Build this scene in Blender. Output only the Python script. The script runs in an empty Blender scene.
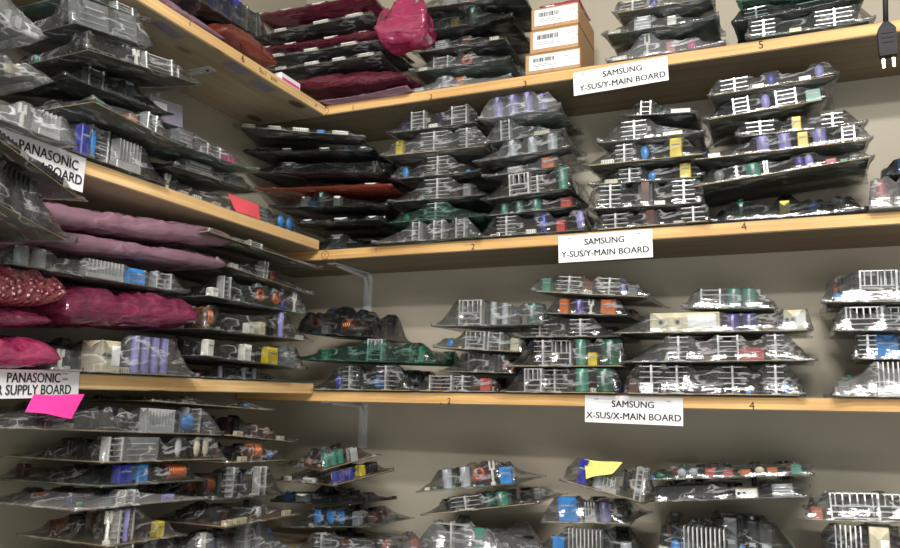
import bpy, bmesh, math, random
from mathutils import Vector, Matrix, noise
from mathutils.bvhtree import BVHTree
SC = bpy.context.scene
COL = SC.collection
random.seed(11)

# ------------------------------------------------------------------ camera
CAMD = 2.05
F = 790.0
M3 = Matrix(((0.91942581, 0.04646561, 0.39050881),
             (0.39293188, -0.14931313, -0.90736439),
             (0.01614686, 0.98769759, -0.15554016)))
CAM = Vector((0, -CAMD, 0))
cam = bpy.data.cameras.new('camera')
co = bpy.data.objects.new('camera', cam)
COL.objects.link(co)
cam.sensor_width = 36
cam.lens = F / 900 * 36
cam.clip_start = 0.02
co.matrix_world = Matrix.Translation(CAM) @ M3.to_4x4()
SC.camera = co

XL = -1.322          # front plane of the left hand shelves
SD = 0.29            # shelf depth
TH = 0.032           # shelf thickness

def ray(x, y):
    return M3 @ Vector((x - 450, 274 - y, -F))
def at_y(x, y, Y):
    r = ray(x, y); return CAM + r * ((Y + CAMD) / r.y)
def at_x(x, y, X):
    r = ray(x, y); return CAM + r * (X / r.x)

# ------------------------------------------------------------------ materials
def hexc(h):
    h = h.lstrip('#'); v = [int(h[i:i+2], 16) / 255 for i in (0, 2, 4)]
    return tuple([c/12.92 if c <= .04045 else ((c+.055)/1.055)**2.4 for c in v] + [1])
MAT = {}
def nm(name):
    m = bpy.data.materials.new(name); m.use_nodes = True
    nt = m.node_tree; nt.nodes.clear()
    MAT[name] = m
    return m, nt
def N(nt, t, **kw):
    n = nt.nodes.new(t)
    for k, v in kw.items():
        if k in n.inputs: n.inputs[k].default_value = v
        else: setattr(n, k, v)
    return n
def ramp(nt, src, stops):
    r = N(nt, 'ShaderNodeValToRGB'); nt.links.new(src, r.inputs[0])
    e = r.color_ramp.elements
    while len(e) < len(stops): e.new(.5)
    for i, (p, c) in enumerate(stops): e[i].position = p; e[i].color = c
    return r
def simple(name, hx, rough=.5, metal=0.0, var=.25, scale=60, spec=.5):
    m, nt = nm(name)
    tc = N(nt, 'ShaderNodeTexCoord'); no = N(nt, 'ShaderNodeTexNoise', Scale=scale, Detail=3.0)
    nt.links.new(tc.outputs['Object'], no.inputs['Vector'])
    c = hexc(hx)
    d = tuple([v*(1-var) for v in c[:3]] + [1]); l = tuple([min(1, v*(1+var)) for v in c[:3]] + [1])
    r = ramp(nt, no.outputs['Fac'], [(.3, d), (.7, l)])
    b = N(nt, 'ShaderNodeBsdfPrincipled', Roughness=rough, Metallic=metal)
    b.inputs['Specular IOR Level'].default_value = spec
    nt.links.new(r.outputs[0], b.inputs['Base Color'])
    o = N(nt, 'ShaderNodeOutputMaterial'); nt.links.new(b.outputs[0], o.inputs[0])
    return m

def wood(name, c1, c2, axis, knots=False, rough=.6):
    m, nt = nm(name)
    tc = N(nt, 'ShaderNodeTexCoord'); mp = N(nt, 'ShaderNodeMapping')
    s = [38, 38, 90]; s[axis] = 2.2
    mp.inputs['Scale'].default_value = s
    nt.links.new(tc.outputs['Object'], mp.inputs[0])
    no = N(nt, 'ShaderNodeTexNoise', Scale=1.0, Detail=5.0, Distortion=.6)
    nt.links.new(mp.outputs[0], no.inputs['Vector'])
    r = ramp(nt, no.outputs['Fac'], [(.3, hexc(c1)), (.65, hexc(c2))])
    n2 = N(nt, 'ShaderNodeTexNoise', Scale=3.0, Detail=2.0)
    nt.links.new(tc.outputs['Object'], n2.inputs['Vector'])
    r2 = ramp(nt, n2.outputs['Fac'], [(.35, (.72, .66, .6, 1)), (.62, (1.0, 1.0, 1.0, 1))])
    mx = N(nt, 'ShaderNodeMixRGB', blend_type='MULTIPLY'); mx.inputs[0].default_value = .75
    nt.links.new(r.outputs[0], mx.inputs[1]); nt.links.new(r2.outputs[0], mx.inputs[2])
    out = mx.outputs[0]
    if knots:
        mp2 = N(nt, 'ShaderNodeMapping'); s2 = [9, 9, 9]; s2[axis] = 4.5
        mp2.inputs['Scale'].default_value = s2
        nt.links.new(tc.outputs['Object'], mp2.inputs[0])
        vo = N(nt, 'ShaderNodeTexVoronoi', Scale=1.0); nt.links.new(mp2.outputs[0], vo.inputs['Vector'])
        rk = ramp(nt, vo.outputs['Distance'], [(.12, (.16, .07, .03, 1)), (.2, (1, 1, 1, 1))])
        m2 = N(nt, 'ShaderNodeMixRGB', blend_type='MULTIPLY'); m2.inputs[0].default_value = .8
        nt.links.new(out, m2.inputs[1]); nt.links.new(rk.outputs[0], m2.inputs[2]); out = m2.outputs[0]
    b = N(nt, 'ShaderNodeBsdfPrincipled', Roughness=rough)
    nt.links.new(out, b.inputs['Base Color'])
    bp = N(nt, 'ShaderNodeBump', Strength=.15, Distance=.001)
    nt.links.new(no.outputs['Fac'], bp.inputs['Height']); nt.links.new(bp.outputs[0], b.inputs['Normal'])
    o = N(nt, 'ShaderNodeOutputMaterial'); nt.links.new(b.outputs[0], o.inputs[0])
    return m
wood('pine_edge_x', '#c29455', '#e4bb7c', 0)
wood('pine_edge_y', '#cfa468', '#efcd94', 1)
wood('ply_x', '#7c6e57', '#93846c', 0)
wood('ply_y', '#ab9c80', '#c2b598', 1, knots=True)

def wallmat():
    m, nt = nm('painted_wall')
    tc = N(nt, 'ShaderNodeTexCoord')
    n1 = N(nt, 'ShaderNodeTexNoise', Scale=1.6, Detail=3.0); nt.links.new(tc.outputs['Object'], n1.inputs['Vector'])
    r = ramp(nt, n1.outputs['Fac'], [(.35, hexc('#9b9685')), (.65, hexc('#aea492'))])
    n2 = N(nt, 'ShaderNodeTexNoise', Scale=120.0, Detail=2.0); nt.links.new(tc.outputs['Object'], n2.inputs['Vector'])
    b = N(nt, 'ShaderNodeBsdfPrincipled', Roughness=.6)
    nt.links.new(r.outputs[0], b.inputs['Base Color'])
    bp = N(nt, 'ShaderNodeBump', Strength=.12, Distance=.001)
    nt.links.new(n2.outputs['Fac'], bp.inputs['Height']); nt.links.new(bp.outputs[0], b.inputs['Normal'])
    o = N(nt, 'ShaderNodeOutputMaterial'); nt.links.new(b.outputs[0], o.inputs[0])
wallmat()
simple('concrete_floor', '#6d675e', .8, 0, .15, 8)
simple('ceiling_paint', '#b7b2a6', .8, 0, .05, 5)

def pcbmat(name, top, trace):
    m, nt = nm(name)
    tc = N(nt, 'ShaderNodeTexCoord')
    br = N(nt, 'ShaderNodeTexBrick', Scale=28.0); br.inputs['Mortar Size'].default_value = .06
    br.inputs['Color1'].default_value = hexc(top); br.inputs['Color2'].default_value = hexc(top)
    br.inputs['Mortar'].default_value = hexc(trace)
    no = N(nt, 'ShaderNodeTexNoise', Scale=30.0, Detail=2.0)
    nt.links.new(tc.outputs['Object'], no.inputs['Vector'])
    mxv = N(nt, 'ShaderNodeMixRGB'); mxv.inputs[0].default_value = .06
    nt.links.new(tc.outputs['Object'], mxv.inputs[1]); nt.links.new(no.outputs['Color'], mxv.inputs[2])
    nt.links.new(mxv.outputs[0], br.inputs['Vector'])
    vo = N(nt, 'ShaderNodeTexVoronoi', Scale=130.0); nt.links.new(tc.outputs['Object'], vo.inputs['Vector'])
    rv = ramp(nt, vo.outputs['Distance'], [(.16, (1, 1, 1, 1)), (.24, (0, 0, 0, 1))])
    n3 = N(nt, 'ShaderNodeTexNoise', Scale=22.0); nt.links.new(tc.outputs['Object'], n3.inputs['Vector'])
    r3 = ramp(nt, n3.outputs['Fac'], [(.5, (0, 0, 0, 1)), (.6, (1, 1, 1, 1))])
    mu = N(nt, 'ShaderNodeMixRGB', blend_type='MULTIPLY'); mu.inputs[0].default_value = 1
    nt.links.new(rv.outputs[0], mu.inputs[1]); nt.links.new(r3.outputs[0], mu.inputs[2])
    mx = N(nt, 'ShaderNodeMixRGB'); nt.links.new(mu.outputs[0], mx.inputs[0])
    nt.links.new(br.outputs[0], mx.inputs[1]); mx.inputs[2].default_value = hexc('#a9aaa2')
    b = N(nt, 'ShaderNodeBsdfPrincipled', Roughness=.35)
    nt.links.new(mx.outputs[0], b.inputs['Base Color'])
    o = N(nt, 'ShaderNodeOutputMaterial'); nt.links.new(b.outputs[0], o.inputs[0])
pcbmat('pcb_green', '#123a2a', '#1d5a3c')
pcbmat('pcb_teal', '#0d4a40', '#1a6f60')
pcbmat('pcb_olive', '#33371f', '#4b4d2c')
pcbmat('pcb_brown', '#5a3f26', '#7a5a38')
pcbmat('pcb_dark', '#161a17', '#262c28')
simple('pcb_edge_tan', '#b09a6e', .7)
simple('pcb_edge_dark', '#6b6c58', .7)

simple('aluminium', '#d4d4d4', .32, .55, .08)
simple('steel_grey', '#8d9092', .4, .6, .15)
simple('black_anodised', '#17181a', .35, .2, .3)
simple('solder_silver', '#c9ccd0', .22, .85, .1)
COLS = dict(g=('green', '#39806a'), G=('dark_green', '#15503c'), u=('blue', '#2f86cf'), U=('deep_blue', '#22309a'),
            v=('lavender', '#8d86c9'), k=('black', '#101114'), s=('silver', '#a9adb3'), y=('yellow', '#c9b424'),
            r=('red', '#a83a36'), o=('orange', '#b5602a'), w=('white', '#dedcd2'), c=('cream', '#c9c0a4'),
            m=('magenta', '#d8338c'), n=('brown', '#4b2c22'), a=('grey', '#6e7274'), p=('purple', '#4b3f93'),
            K=('cardboard', '#a98a63'))
for k, (n_, h_) in COLS.items():
    simple('plastic_' + n_, h_, .32 if k != 'K' else .8, 0, .18)
simple('copper_wire', '#b5653a', .35, .5, .35, 400)
simple('copper_orange', '#c2551f', .35, .2, .25, 300)
simple('paper_white', '#e9e9ea', .7, 0, .03, 10)
simple('paper_yellow', '#dede7c', .7, 0, .05, 10)
simple('paper_magenta', '#e43d9c', .6, 0, .06, 10)
simple('paper_red', '#e2555f', .6, 0, .06, 10)
simple('ink_black', '#17171a', .8)
simple('ink_pencil', '#3a2a18', .9)
simple('cardboard', '#b08b62', .85, 0, .07, 14)
simple('cardboard_dark', '#8f6d49', .85, 0, .07, 14)
simple('bracket_steel', '#c9cbc8', .5, .0, .05)
simple('screw_dark', '#2a2725', .5, .5)
simple('rubber_black', '#0f0f13', .75, 0, .15)
simple('brass', '#d8c9a0', .25, .8, .05)
simple('box_lavender', '#8f8a99', .6, 0, .08)
simple('frosted_tube', '#f4f6ff', .5, 0, .02)
simple('fixture_white', '#d9d9d6', .5, 0, .02)

def bagmat(name, tint, haze_col, h0, h1, gloss, rough=.16, streak=19, emboss=False, dist=.006):
    """thin film: transparent + crease highlights painted as whitish haze + gloss over crinkle bump"""
    m, nt = nm(name)
    tc = N(nt, 'ShaderNodeTexCoord')
    mp = N(nt, 'ShaderNodeMapping'); mp.inputs['Scale'].default_value = (.45, 1.1, 1.5)
    mp.inputs['Rotation'].default_value = (.3, .55, .35)
    nt.links.new(tc.outputs['Object'], mp.inputs[0])
    no = N(nt, 'ShaderNodeTexNoise', Scale=float(streak), Detail=3.0, Roughness=.55, Distortion=.45)
    nt.links.new(mp.outputs[0], no.inputs['Vector'])
    # ridge = white highlights painted along the creases
    sb = N(nt, 'ShaderNodeMath', operation='SUBTRACT'); sb.inputs[1].default_value = .5
    nt.links.new(no.outputs['Fac'], sb.inputs[0])
    ab = N(nt, 'ShaderNodeMath', operation='ABSOLUTE'); nt.links.new(sb.outputs[0], ab.inputs[0])
    rr = ramp(nt, ab.outputs[0], [(.0, (1, 1, 1, 1)), (.034, (0, 0, 0, 1))])
    n2 = N(nt, 'ShaderNodeTexNoise', Scale=9.0, Detail=2.0); nt.links.new(tc.outputs['Object'], n2.inputs['Vector'])
    r2 = ramp(nt, n2.outputs['Fac'], [(.38, (0, 0, 0, 1)), (.6, (1, 1, 1, 1))])
    hz = N(nt, 'ShaderNodeMath', operation='MULTIPLY'); nt.links.new(rr.outputs[0], hz.inputs[0]); nt.links.new(r2.outputs[0], hz.inputs[1])
    ad = N(nt, 'ShaderNodeMath', operation='MULTIPLY_ADD'); ad.inputs[1].default_value = .08   # broad soft haze as well
    nt.links.new(r2.outputs[0], ad.inputs[0]); nt.links.new(hz.outputs[0], ad.inputs[2]); hz = ad
    mr = N(nt, 'ShaderNodeMapRange'); mr.inputs[3].default_value = h0; mr.inputs[4].default_value = h1
    nt.links.new(hz.outputs[0], mr.inputs[0])
    bp = N(nt, 'ShaderNodeBump', Strength=1.0, Distance=dist)
    hsrc = no.outputs['Fac']
    if emboss:
        vo = N(nt, 'ShaderNodeTexVoronoi', Scale=85.0); nt.links.new(tc.outputs['Object'], vo.inputs['Vector'])
        rv = ramp(nt, vo.outputs['Distance'], [(.1, (1, 1, 1, 1)), (.6, (0, 0, 0, 1))]); hsrc = rv.outputs[0]
    nt.links.new(hsrc, bp.inputs['Height'])
    tr = N(nt, 'ShaderNodeBsdfTransparent'); tr.inputs[0].default_value = hexc(tint)
    df = N(nt, 'ShaderNodeBsdfDiffuse'); df.inputs[0].default_value = hexc(haze_col)
    tl = N(nt, 'ShaderNodeBsdfTranslucent'); tl.inputs[0].default_value = hexc(haze_col)
    nt.links.new(bp.outputs[0], df.inputs['Normal'])
    dm = N(nt, 'ShaderNodeMixShader'); dm.inputs[0].default_value = .3
    nt.links.new(df.outputs[0], dm.inputs[1]); nt.links.new(tl.outputs[0], dm.inputs[2])
    mx = N(nt, 'ShaderNodeMixShader'); nt.links.new(mr.outputs[0], mx.inputs[0])
    nt.links.new(tr.outputs[0], mx.inputs[1]); nt.links.new(dm.outputs[0], mx.inputs[2])
    gl = N(nt, 'ShaderNodeBsdfGlossy'); gl.inputs['Roughness'].default_value = rough
    gl.inputs[0].default_value = (1, 1, 1, 1)
    nt.links.new(bp.outputs[0], gl.inputs['Normal'])
    g = N(nt, 'ShaderNodeMixShader')
    fr = N(nt, 'ShaderNodeLayerWeight'); fr.inputs['Blend'].default_value = .22
    nt.links.new(bp.outputs[0], fr.inputs['Normal'])
    gm = N(nt, 'ShaderNodeMapRange'); gm.inputs[3].default_value = gloss*.45; gm.inputs[4].default_value = min(1, gloss*4.2)
    nt.links.new(fr.outputs['Fresnel'], gm.inputs[0]); nt.links.new(gm.outputs[0], g.inputs[0])
    nt.links.new(mx.outputs[0], g.inputs[1]); nt.links.new(gl.outputs[0], g.inputs[2])
    o = N(nt, 'ShaderNodeOutputMaterial'); nt.links.new(g.outputs[0], o.inputs[0])
    return m
bagmat('film_clear', '#f4f5f5', '#e3e6e8', .01, .42, .15, .12)
bagmat('film_hazy', '#ebeeee', '#e0e3e5', .05, .55, .18, .14)
bagmat('film_white', '#e6e8e9', '#eceef0', .14, .8, .2, .18)
bagmat('film_smoke', '#9a9fa0', '#8a8e90', .03, .4, .17, .14)
bagmat('film_green', '#a8d6c8', '#9cc8bb', .03, .4, .16, .15)
bagmat('film_mauve', '#c79aae', '#b58a9e', .6, .85, .2, .2, 12, dist=.02)
bagmat('film_magenta', '#cc5a86', '#a83c68', .42, .8, .2, .16, 14, dist=.02)
bagmat('film_hotpink', '#d8508a', '#d0457a', .6, .85, .24, .15, 14, dist=.02)
bagmat('film_wine', '#a04a60', '#8c2f4a', .42, .75, .2, .18, 14, dist=.02)
bagmat('film_rust', '#a85038', '#9a4430', .5, .8, .2, .18, 18)
bagmat('film_bubble', '#c85868', '#b84458', .72, .9, .26, .18, 30, emboss=True)

# ------------------------------------------------------------------ mesh helper
class MB:
    def __init__(s): s.v = []; s.f = []; s.m = []; s.mats = []
    def mi(s, name):
        if name not in s.mats: s.mats.append(name)
        return s.mats.index(name)
    def face(s, idx, mat): s.f.append(idx); s.m.append(s.mi(mat))
    def box(s, x0, x1, y0, y1, z0, z1, mat, bev=0.0):
        b = len(s.v)
        if bev <= 0:
            for z in (z0, z1):
                s.v += [(x0, y0, z), (x1, y0, z), (x1, y1, z), (x0, y1, z)]
            for q in ((3, 2, 1, 0), (4, 5, 6, 7), (0, 1, 5, 4), (1, 2, 6, 5), (2, 3, 7, 6), (3, 0, 4, 7)):
                s.face([b+i for i in q], mat)
        else:   # chamfered top and sides
            e = bev
            def ring(x0, x1, y0, y1, e, z):
                return [(x0+e, y0, z), (x1-e, y0, z), (x1, y0+e, z), (x1, y1-e, z), (x1-e, y1, z), (x0+e, y1, z), (x0, y1-e, z), (x0, y0+e, z)]
            s.v += ring(x0, x1, y0, y1, e, z0) + ring(x0, x1, y0, y1, e, z1-e) + ring(x0+e, x1-e, y0+e, y1-e, e*.6, z1)
            s.face([b+7-i for i in range(8)], mat)
            for k in (0, 8):
                for i in range(8):
                    j = (i+1) % 8; s.face([b+k+i, b+k+j, b+k+8+j, b+k+8+i], mat)
            s.face([b+16+i for i in range(8)], mat)
    def lathe(s, cx, cy, prof, mat, n=12, mats=None):
        b = len(s.v)
        for (r, z) in prof:
            for i in range(n):
                a = 2*math.pi*i/n; s.v.append((cx+r*math.cos(a), cy+r*math.sin(a), z))
        for k in range(len(prof)-1):
            mm = mats[k] if mats else mat
            for i in range(n):
                j = (i+1) % n; s.face([b+k*n+i, b+k*n+j, b+(k+1)*n+j, b+(k+1)*n+i], mm)
        s.face([b+n-1-i for i in range(n)], mat)
        s.face([b+(len(prof)-1)*n+i for i in range(n)], mats[-1] if mats else mat)
    def tube(s, pts, r, mat, n=7, closed=False):
        pts = [Vector(p) for p in pts]; b = len(s.v); L = len(pts)
        up = Vector((0, 0, 1)); prev = None
        for i, p in enumerate(pts):
            a = pts[(i-1) % L] if (closed or i > 0) else p
            c = pts[(i+1) % L] if (closed or i < L-1) else p
            t = (c-a).normalized()
            if prev is None:
                q = t.cross(up)
                if q.length < .1: q = t.cross(Vector((0, 1, 0)))
            else:
                q = prev - t*prev.dot(t)
            q.normalize(); prev = q; w = t.cross(q)
            for k in range(n):
                an = 2*math.pi*k/n; s.v.append(tuple(p + q*(r*math.cos(an)) + w*(r*math.sin(an))))
        for i in range(L if closed else L-1):
            for k in range(n):
                l = (k+1) % n; i2 = (i+1) % L
                s.face([b+i*n+k, b+i2*n+k, b+i2*n+l, b+i*n+l], mat)
        if not closed:
            s.face([b+k for k in range(n)], mat); s.face([b+(L-1)*n+n-1-k for k in range(n)], mat)
    def mesh(s, name, smooth=False):
        me = bpy.data.meshes.new(name); me.from_pydata(s.v, [], s.f)
        for m in s.mats: me.materials.append(MAT[m])
        me.polygons.foreach_set('material_index', s.m)
        if smooth: me.polygons.foreach_set('use_smooth', [True]*len(s.f))
        me.update()
        return me
    def obj(s, name, parent=None, smooth=False, loc=None):
        o = bpy.data.objects.new(name, s.mesh(name, smooth)); COL.objects.link(o)
        if parent: o.parent = parent
        if loc: o.location = loc
        return o
def empty(name, mw, label, cat, group=None):
    o = bpy.data.objects.new(name, None); COL.objects.link(o)
    o.empty_display_size = .02
    o.matrix_world = mw; o['label'] = label; o['category'] = cat
    if group: o['group'] = group
    return o
def tag(o, label=None, cat=None, group=None, kind=None):
    if label: o['label'] = label
    if cat: o['category'] = cat
    if group: o['group'] = group
    if kind: o['kind'] = kind
    return o
# ------------------------------------------------------------------ components (origin = base centre, fits height H)
CACHE = {}
def comp_mesh(kind, w, arg, H):
    """returns (part name, mesh, half width, half depth, height)"""
    H = max(.004, round(H, 3)); key = (kind, round(w, 3), arg, H)
    if key in CACHE: return CACHE[key]
    b = MB(); hw, hd, h = w/2, .01, H; name = 'part'; sm = False
    cn = 'plastic_' + COLS[arg][0] if arg in COLS else 'plastic_grey'
    if kind == 'L':                    # upright post with horizontal fins both sides
        name = 'heat_sink'; hd = .012; mat = 'aluminium'
        b.box(-.003, .003, -.012, .012, 0, h, mat, .0008)
        n = max(3, min(5, int(h/.011)))
        for i in range(n):
            z = h*(i+.9)/(n+.2)
            ww = hw*(1 if i % 2 == 0 else .93)
            b.box(-ww, -.003, -.011, .011, z-.0009, z+.0009, mat); b.box(.003, ww*.95, -.011, .011, z-.0009, z+.0009, mat)
        b.box(-hw*.5, hw*.5, -.006, .006, 0, .003, mat)
    elif kind == 'J':                  # two posts with rails between
        name = 'heat_sink'; hd = .012; mat = 'aluminium'
        for x in (-hw, hw-.005): b.box(x, x+.005, -.012, .012, 0, h, mat, .0008)
        n = max(3, min(6, int(h/.0105)))
        for i in range(n):
            z = h*(i+.8)/(n+.1); b.box(-hw+.005, hw-.005, -.010, .010, z-.0009, z+.0009, mat)
    elif kind == 'F':                  # comb of upright fins on a block
        name = 'heat_sink'; hd = .014; mat = 'aluminium'
        b.box(-hw, hw, -.012, .012, 0, h*.28, mat, .001)
        n = max(4, int(w/.0095))
        for i in range(n):
            x = -hw + (i+.5)*w/n; b.box(x-.0014, x+.0014, -.013, .013, h*.28, h, mat)
    elif kind == 'Q':                  # framed sink: upright bars over rails, thick post on one side
        name = 'heat_sink'; hd = .012; mat = 'aluminium'
        b.box(hw-.006, hw, -.012, .012, 0, h, mat, .0008)
        b.box(-hw, -hw+.004, -.012, .012, 0, h, mat)
        for z in (.08, .3, .52, 1): b.box(-hw+.004, hw-.006, -.01, .01, h*z-.0022, h*z, mat)
        n = max(3, int(w/.016))
        for i in range(n):
            x = -hw + (i+.8)*(w-.006)/(n+.3); b.box(x-.0014, x+.0014, -.010, .010, h*.52, h, mat)
    elif kind == 'D':                  # long black anodised sink with ribs
        name = 'heat_sink'; hd = .018; mat = 'black_anodised'
        b.box(-hw, hw, -.014, .016, 0, h, mat, .0012)
        n = max(3, int(w/.012))
        for i in range(n):
            x = -hw + (i+.5)*w/n; b.box(x-.002, x+.002, -.018, -.014, 0, h*.94, mat)
    elif kind == 'S':                  # grey folded sheet metal sink
        name = 'heat_sink'; hd = .014; mat = 'steel_grey'
        b.box(-hw, hw, -.012, -.010, 0, h, mat); b.box(-hw, hw, -.010, .014, h-.002, h, mat)
        for x in (-hw, hw-.002): b.box(x, x+.002, -.010, .012, 0, h-.002, mat)
        for i in range(3): b.box(-hw*.8, hw*.8, -.0135, -.012, h*(.22+.24*i), h*(.22+.24*i)+.0022, 'aluminium')
    elif kind == 'B':                  # pale shield box with holes
        name = 'shield_cover'; hd = .03; mat = 'plastic_cream'
        b.box(-hw, hw, -.028, .03, 0, h, mat, .0015)
        for i in range(2):
            x = -hw + w*(.16+.24*i)
            b.tube([(x, -.0285, h*.5), (x, -.0262, h*.5)], .0075, 'solder_silver', 12)
            b.tube([(x, -.0292, h*.5), (x, -.0280, h*.5)], .004, 'ink_black', 10)
        b.box(hw*.1, hw*.9, -.0295, -.028, h*.2, h*.85, 'paper_white')
    elif kind == 'c':                  # electrolytic capacitor
        name = 'capacitor'; r = hw; hd = r; sm = True
        e = min(.002, h*.1)
        b.lathe(0, 0, [(r*.92, 0), (r, e), (r, h*.1), (r*.95, h*.14), (r, h*.18), (r, h-e), (r*.93, h), (r*.8, h), (r*.78, h-.0008)],
                cn, 14, [cn]*6+['solder_silver']*3)
        if arg not in 'ks':
            b.box(-r*.2, r*.2, -r*1.015, -r*.9, h*.25, h*.88, 'plastic_silver')
    elif kind == 'w':                  # plug socket / header
        name = 'connector'; hd = .006; h = min(H, .012)
        b.box(-hw, hw, -.006, .006, 0, h, cn, .0007)
        n = max(2, int(w/.006))
        for i in range(n):
            x = -hw+(i+.5)*w/n; b.box(x-.001, x+.001, -.0068, -.006, h*.15, h*.7, 'solder_silver')
    elif kind == 't':                  # taped transformer with ferrite core
        name = 'transformer'; hd = .014
        b.box(-hw, hw, -.012, .012, h*.08, h*.92, cn, .002)
        b.box(-hw*.55, hw*.55, -.0145, .0145, 0, h, 'plastic_brown', .001)
        b.box(-hw*1.04, hw*1.04, -.010, .010, 0, h*.1, 'plastic_black')
    elif kind == 'b':                  # block: relay / film capacitor / choke
        name = 'film_capacitor'; hd = .012
        b.box(-hw, hw, -.011, .011, .001, h, cn, .0018)
        b.box(-hw*.7, hw*.7, -.0118, -.011, h*.62, h*.68, 'plastic_silver' if arg not in 'wyc' else 'plastic_grey')
    elif kind == 'o':                  # upright toroid
        name = 'toroid_coil'; r = min(hw, h/2)*.78; sm = True; hd = .007
        pts = [(r*math.cos(2*math.pi*i/16), 0, h/2+r*math.sin(2*math.pi*i/16)) for i in range(16)]
        b.tube(pts, min(hw, h/2)*.28, 'copper_orange', 8, True)
        b.box(-hw*.7, hw*.7, -.006, .006, 0, .003, 'plastic_blue')
    elif kind == 'k':                  # lying winding of copper wire on a former
        name = 'copper_coil'; hd = h*.45; sm = True; n = max(4, int(w/.006))
        for i in range(n):
            x = -hw+(i+.5)*w/n
            pts = [(x, h*.44*math.cos(2*math.pi*j/12), h*.5+h*.44*math.sin(2*math.pi*j/12)) for j in range(12)]
            b.tube(pts, w/n*.5, 'copper_wire', 6, True)
        b.box(-hw*1.05, hw*1.05, -h*.3, h*.3, h*.12, h*.88, 'plastic_brown')
    elif kind == 'd':                  # disc / drop capacitor
        name = 'disc_capacitor'; sm = True; hd = .006
        prof = [(.001, h*.1)]
        for i in range(1, 8):
            a = math.pi*i/8; prof.append((hw*math.sin(a), h*.1+h*.9*(1-math.cos(a))/2))
        b.lathe(0, 0, prof, cn, 12); b.v = [(x, y*.55, z) for x, y, z in b.v]
        b.box(-hw*.5, -hw*.4, -.001, .001, 0, h*.3, 'solder_silver'); b.box(hw*.4, hw*.5, -.001, .001, 0, h*.3, 'solder_silver')
        hd = hw*.55
    elif kind == 'T':                  # pale forked terminal post
        name = 'terminal_post'; hd = .004
        b.box(-.003, .003, -.003, .003, 0, h*.7, 'plastic_white', .0006)
        b.box(-.008, -.003, -.003, .003, h*.62, h, 'plastic_white', .0006); b.box(.003, .008, -.003, .003, h*.62, h, 'plastic_white', .0006)
        b.box(-.006, .006, -.004, .004, 0, h*.12, 'plastic_white'); hw = .008
    elif kind == 'M':                  # daughter card lying on stand-offs
        name = 'daughter_card'; hd = .03; mat = 'pcb_teal'
        for x in (-hw*.9, hw*.9): b.box(x-.002, x+.002, -.02, -.016, 0, h-.0016, 'aluminium')
        b.box(-hw, hw, -.03, .03, h-.0016, h, mat)
    CACHE[key] = (name, b.mesh(name, False), hw, hd, h)
    if sm:
        me = CACHE[key][1]; me.polygons.foreach_set('use_smooth', [True]*len(me.polygons))
    return CACHE[key]
def comp_mesh_h(me): return max(v.co.z for v in me.vertices)
DEFW = dict(L=.07, J=.05, F=.06, Q=.09, D=.09, S=.045, B=.1, c=.028, w=.028, t=.03, b=.024, o=.026, k=.035, d=.022, T=.016, M=.1)

# ------------------------------------------------------------------ one bagged board
def rim_pt(u, v, W, Dp, m, tip):
    """bag rim: corners drawn out, sides slightly pulled in"""
    pin = math.sin(math.pi*min(1, max(0, v)))
    pif = math.sin(math.pi*min(1, max(0, u)))
    x0 = m*.75*pin; x1 = W - m*.75*pin
    y0 = -.008 + .006*pif; y1 = Dp
    return x0 + (x1-x0)*u, y0 + (y1-y0)*v

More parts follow.
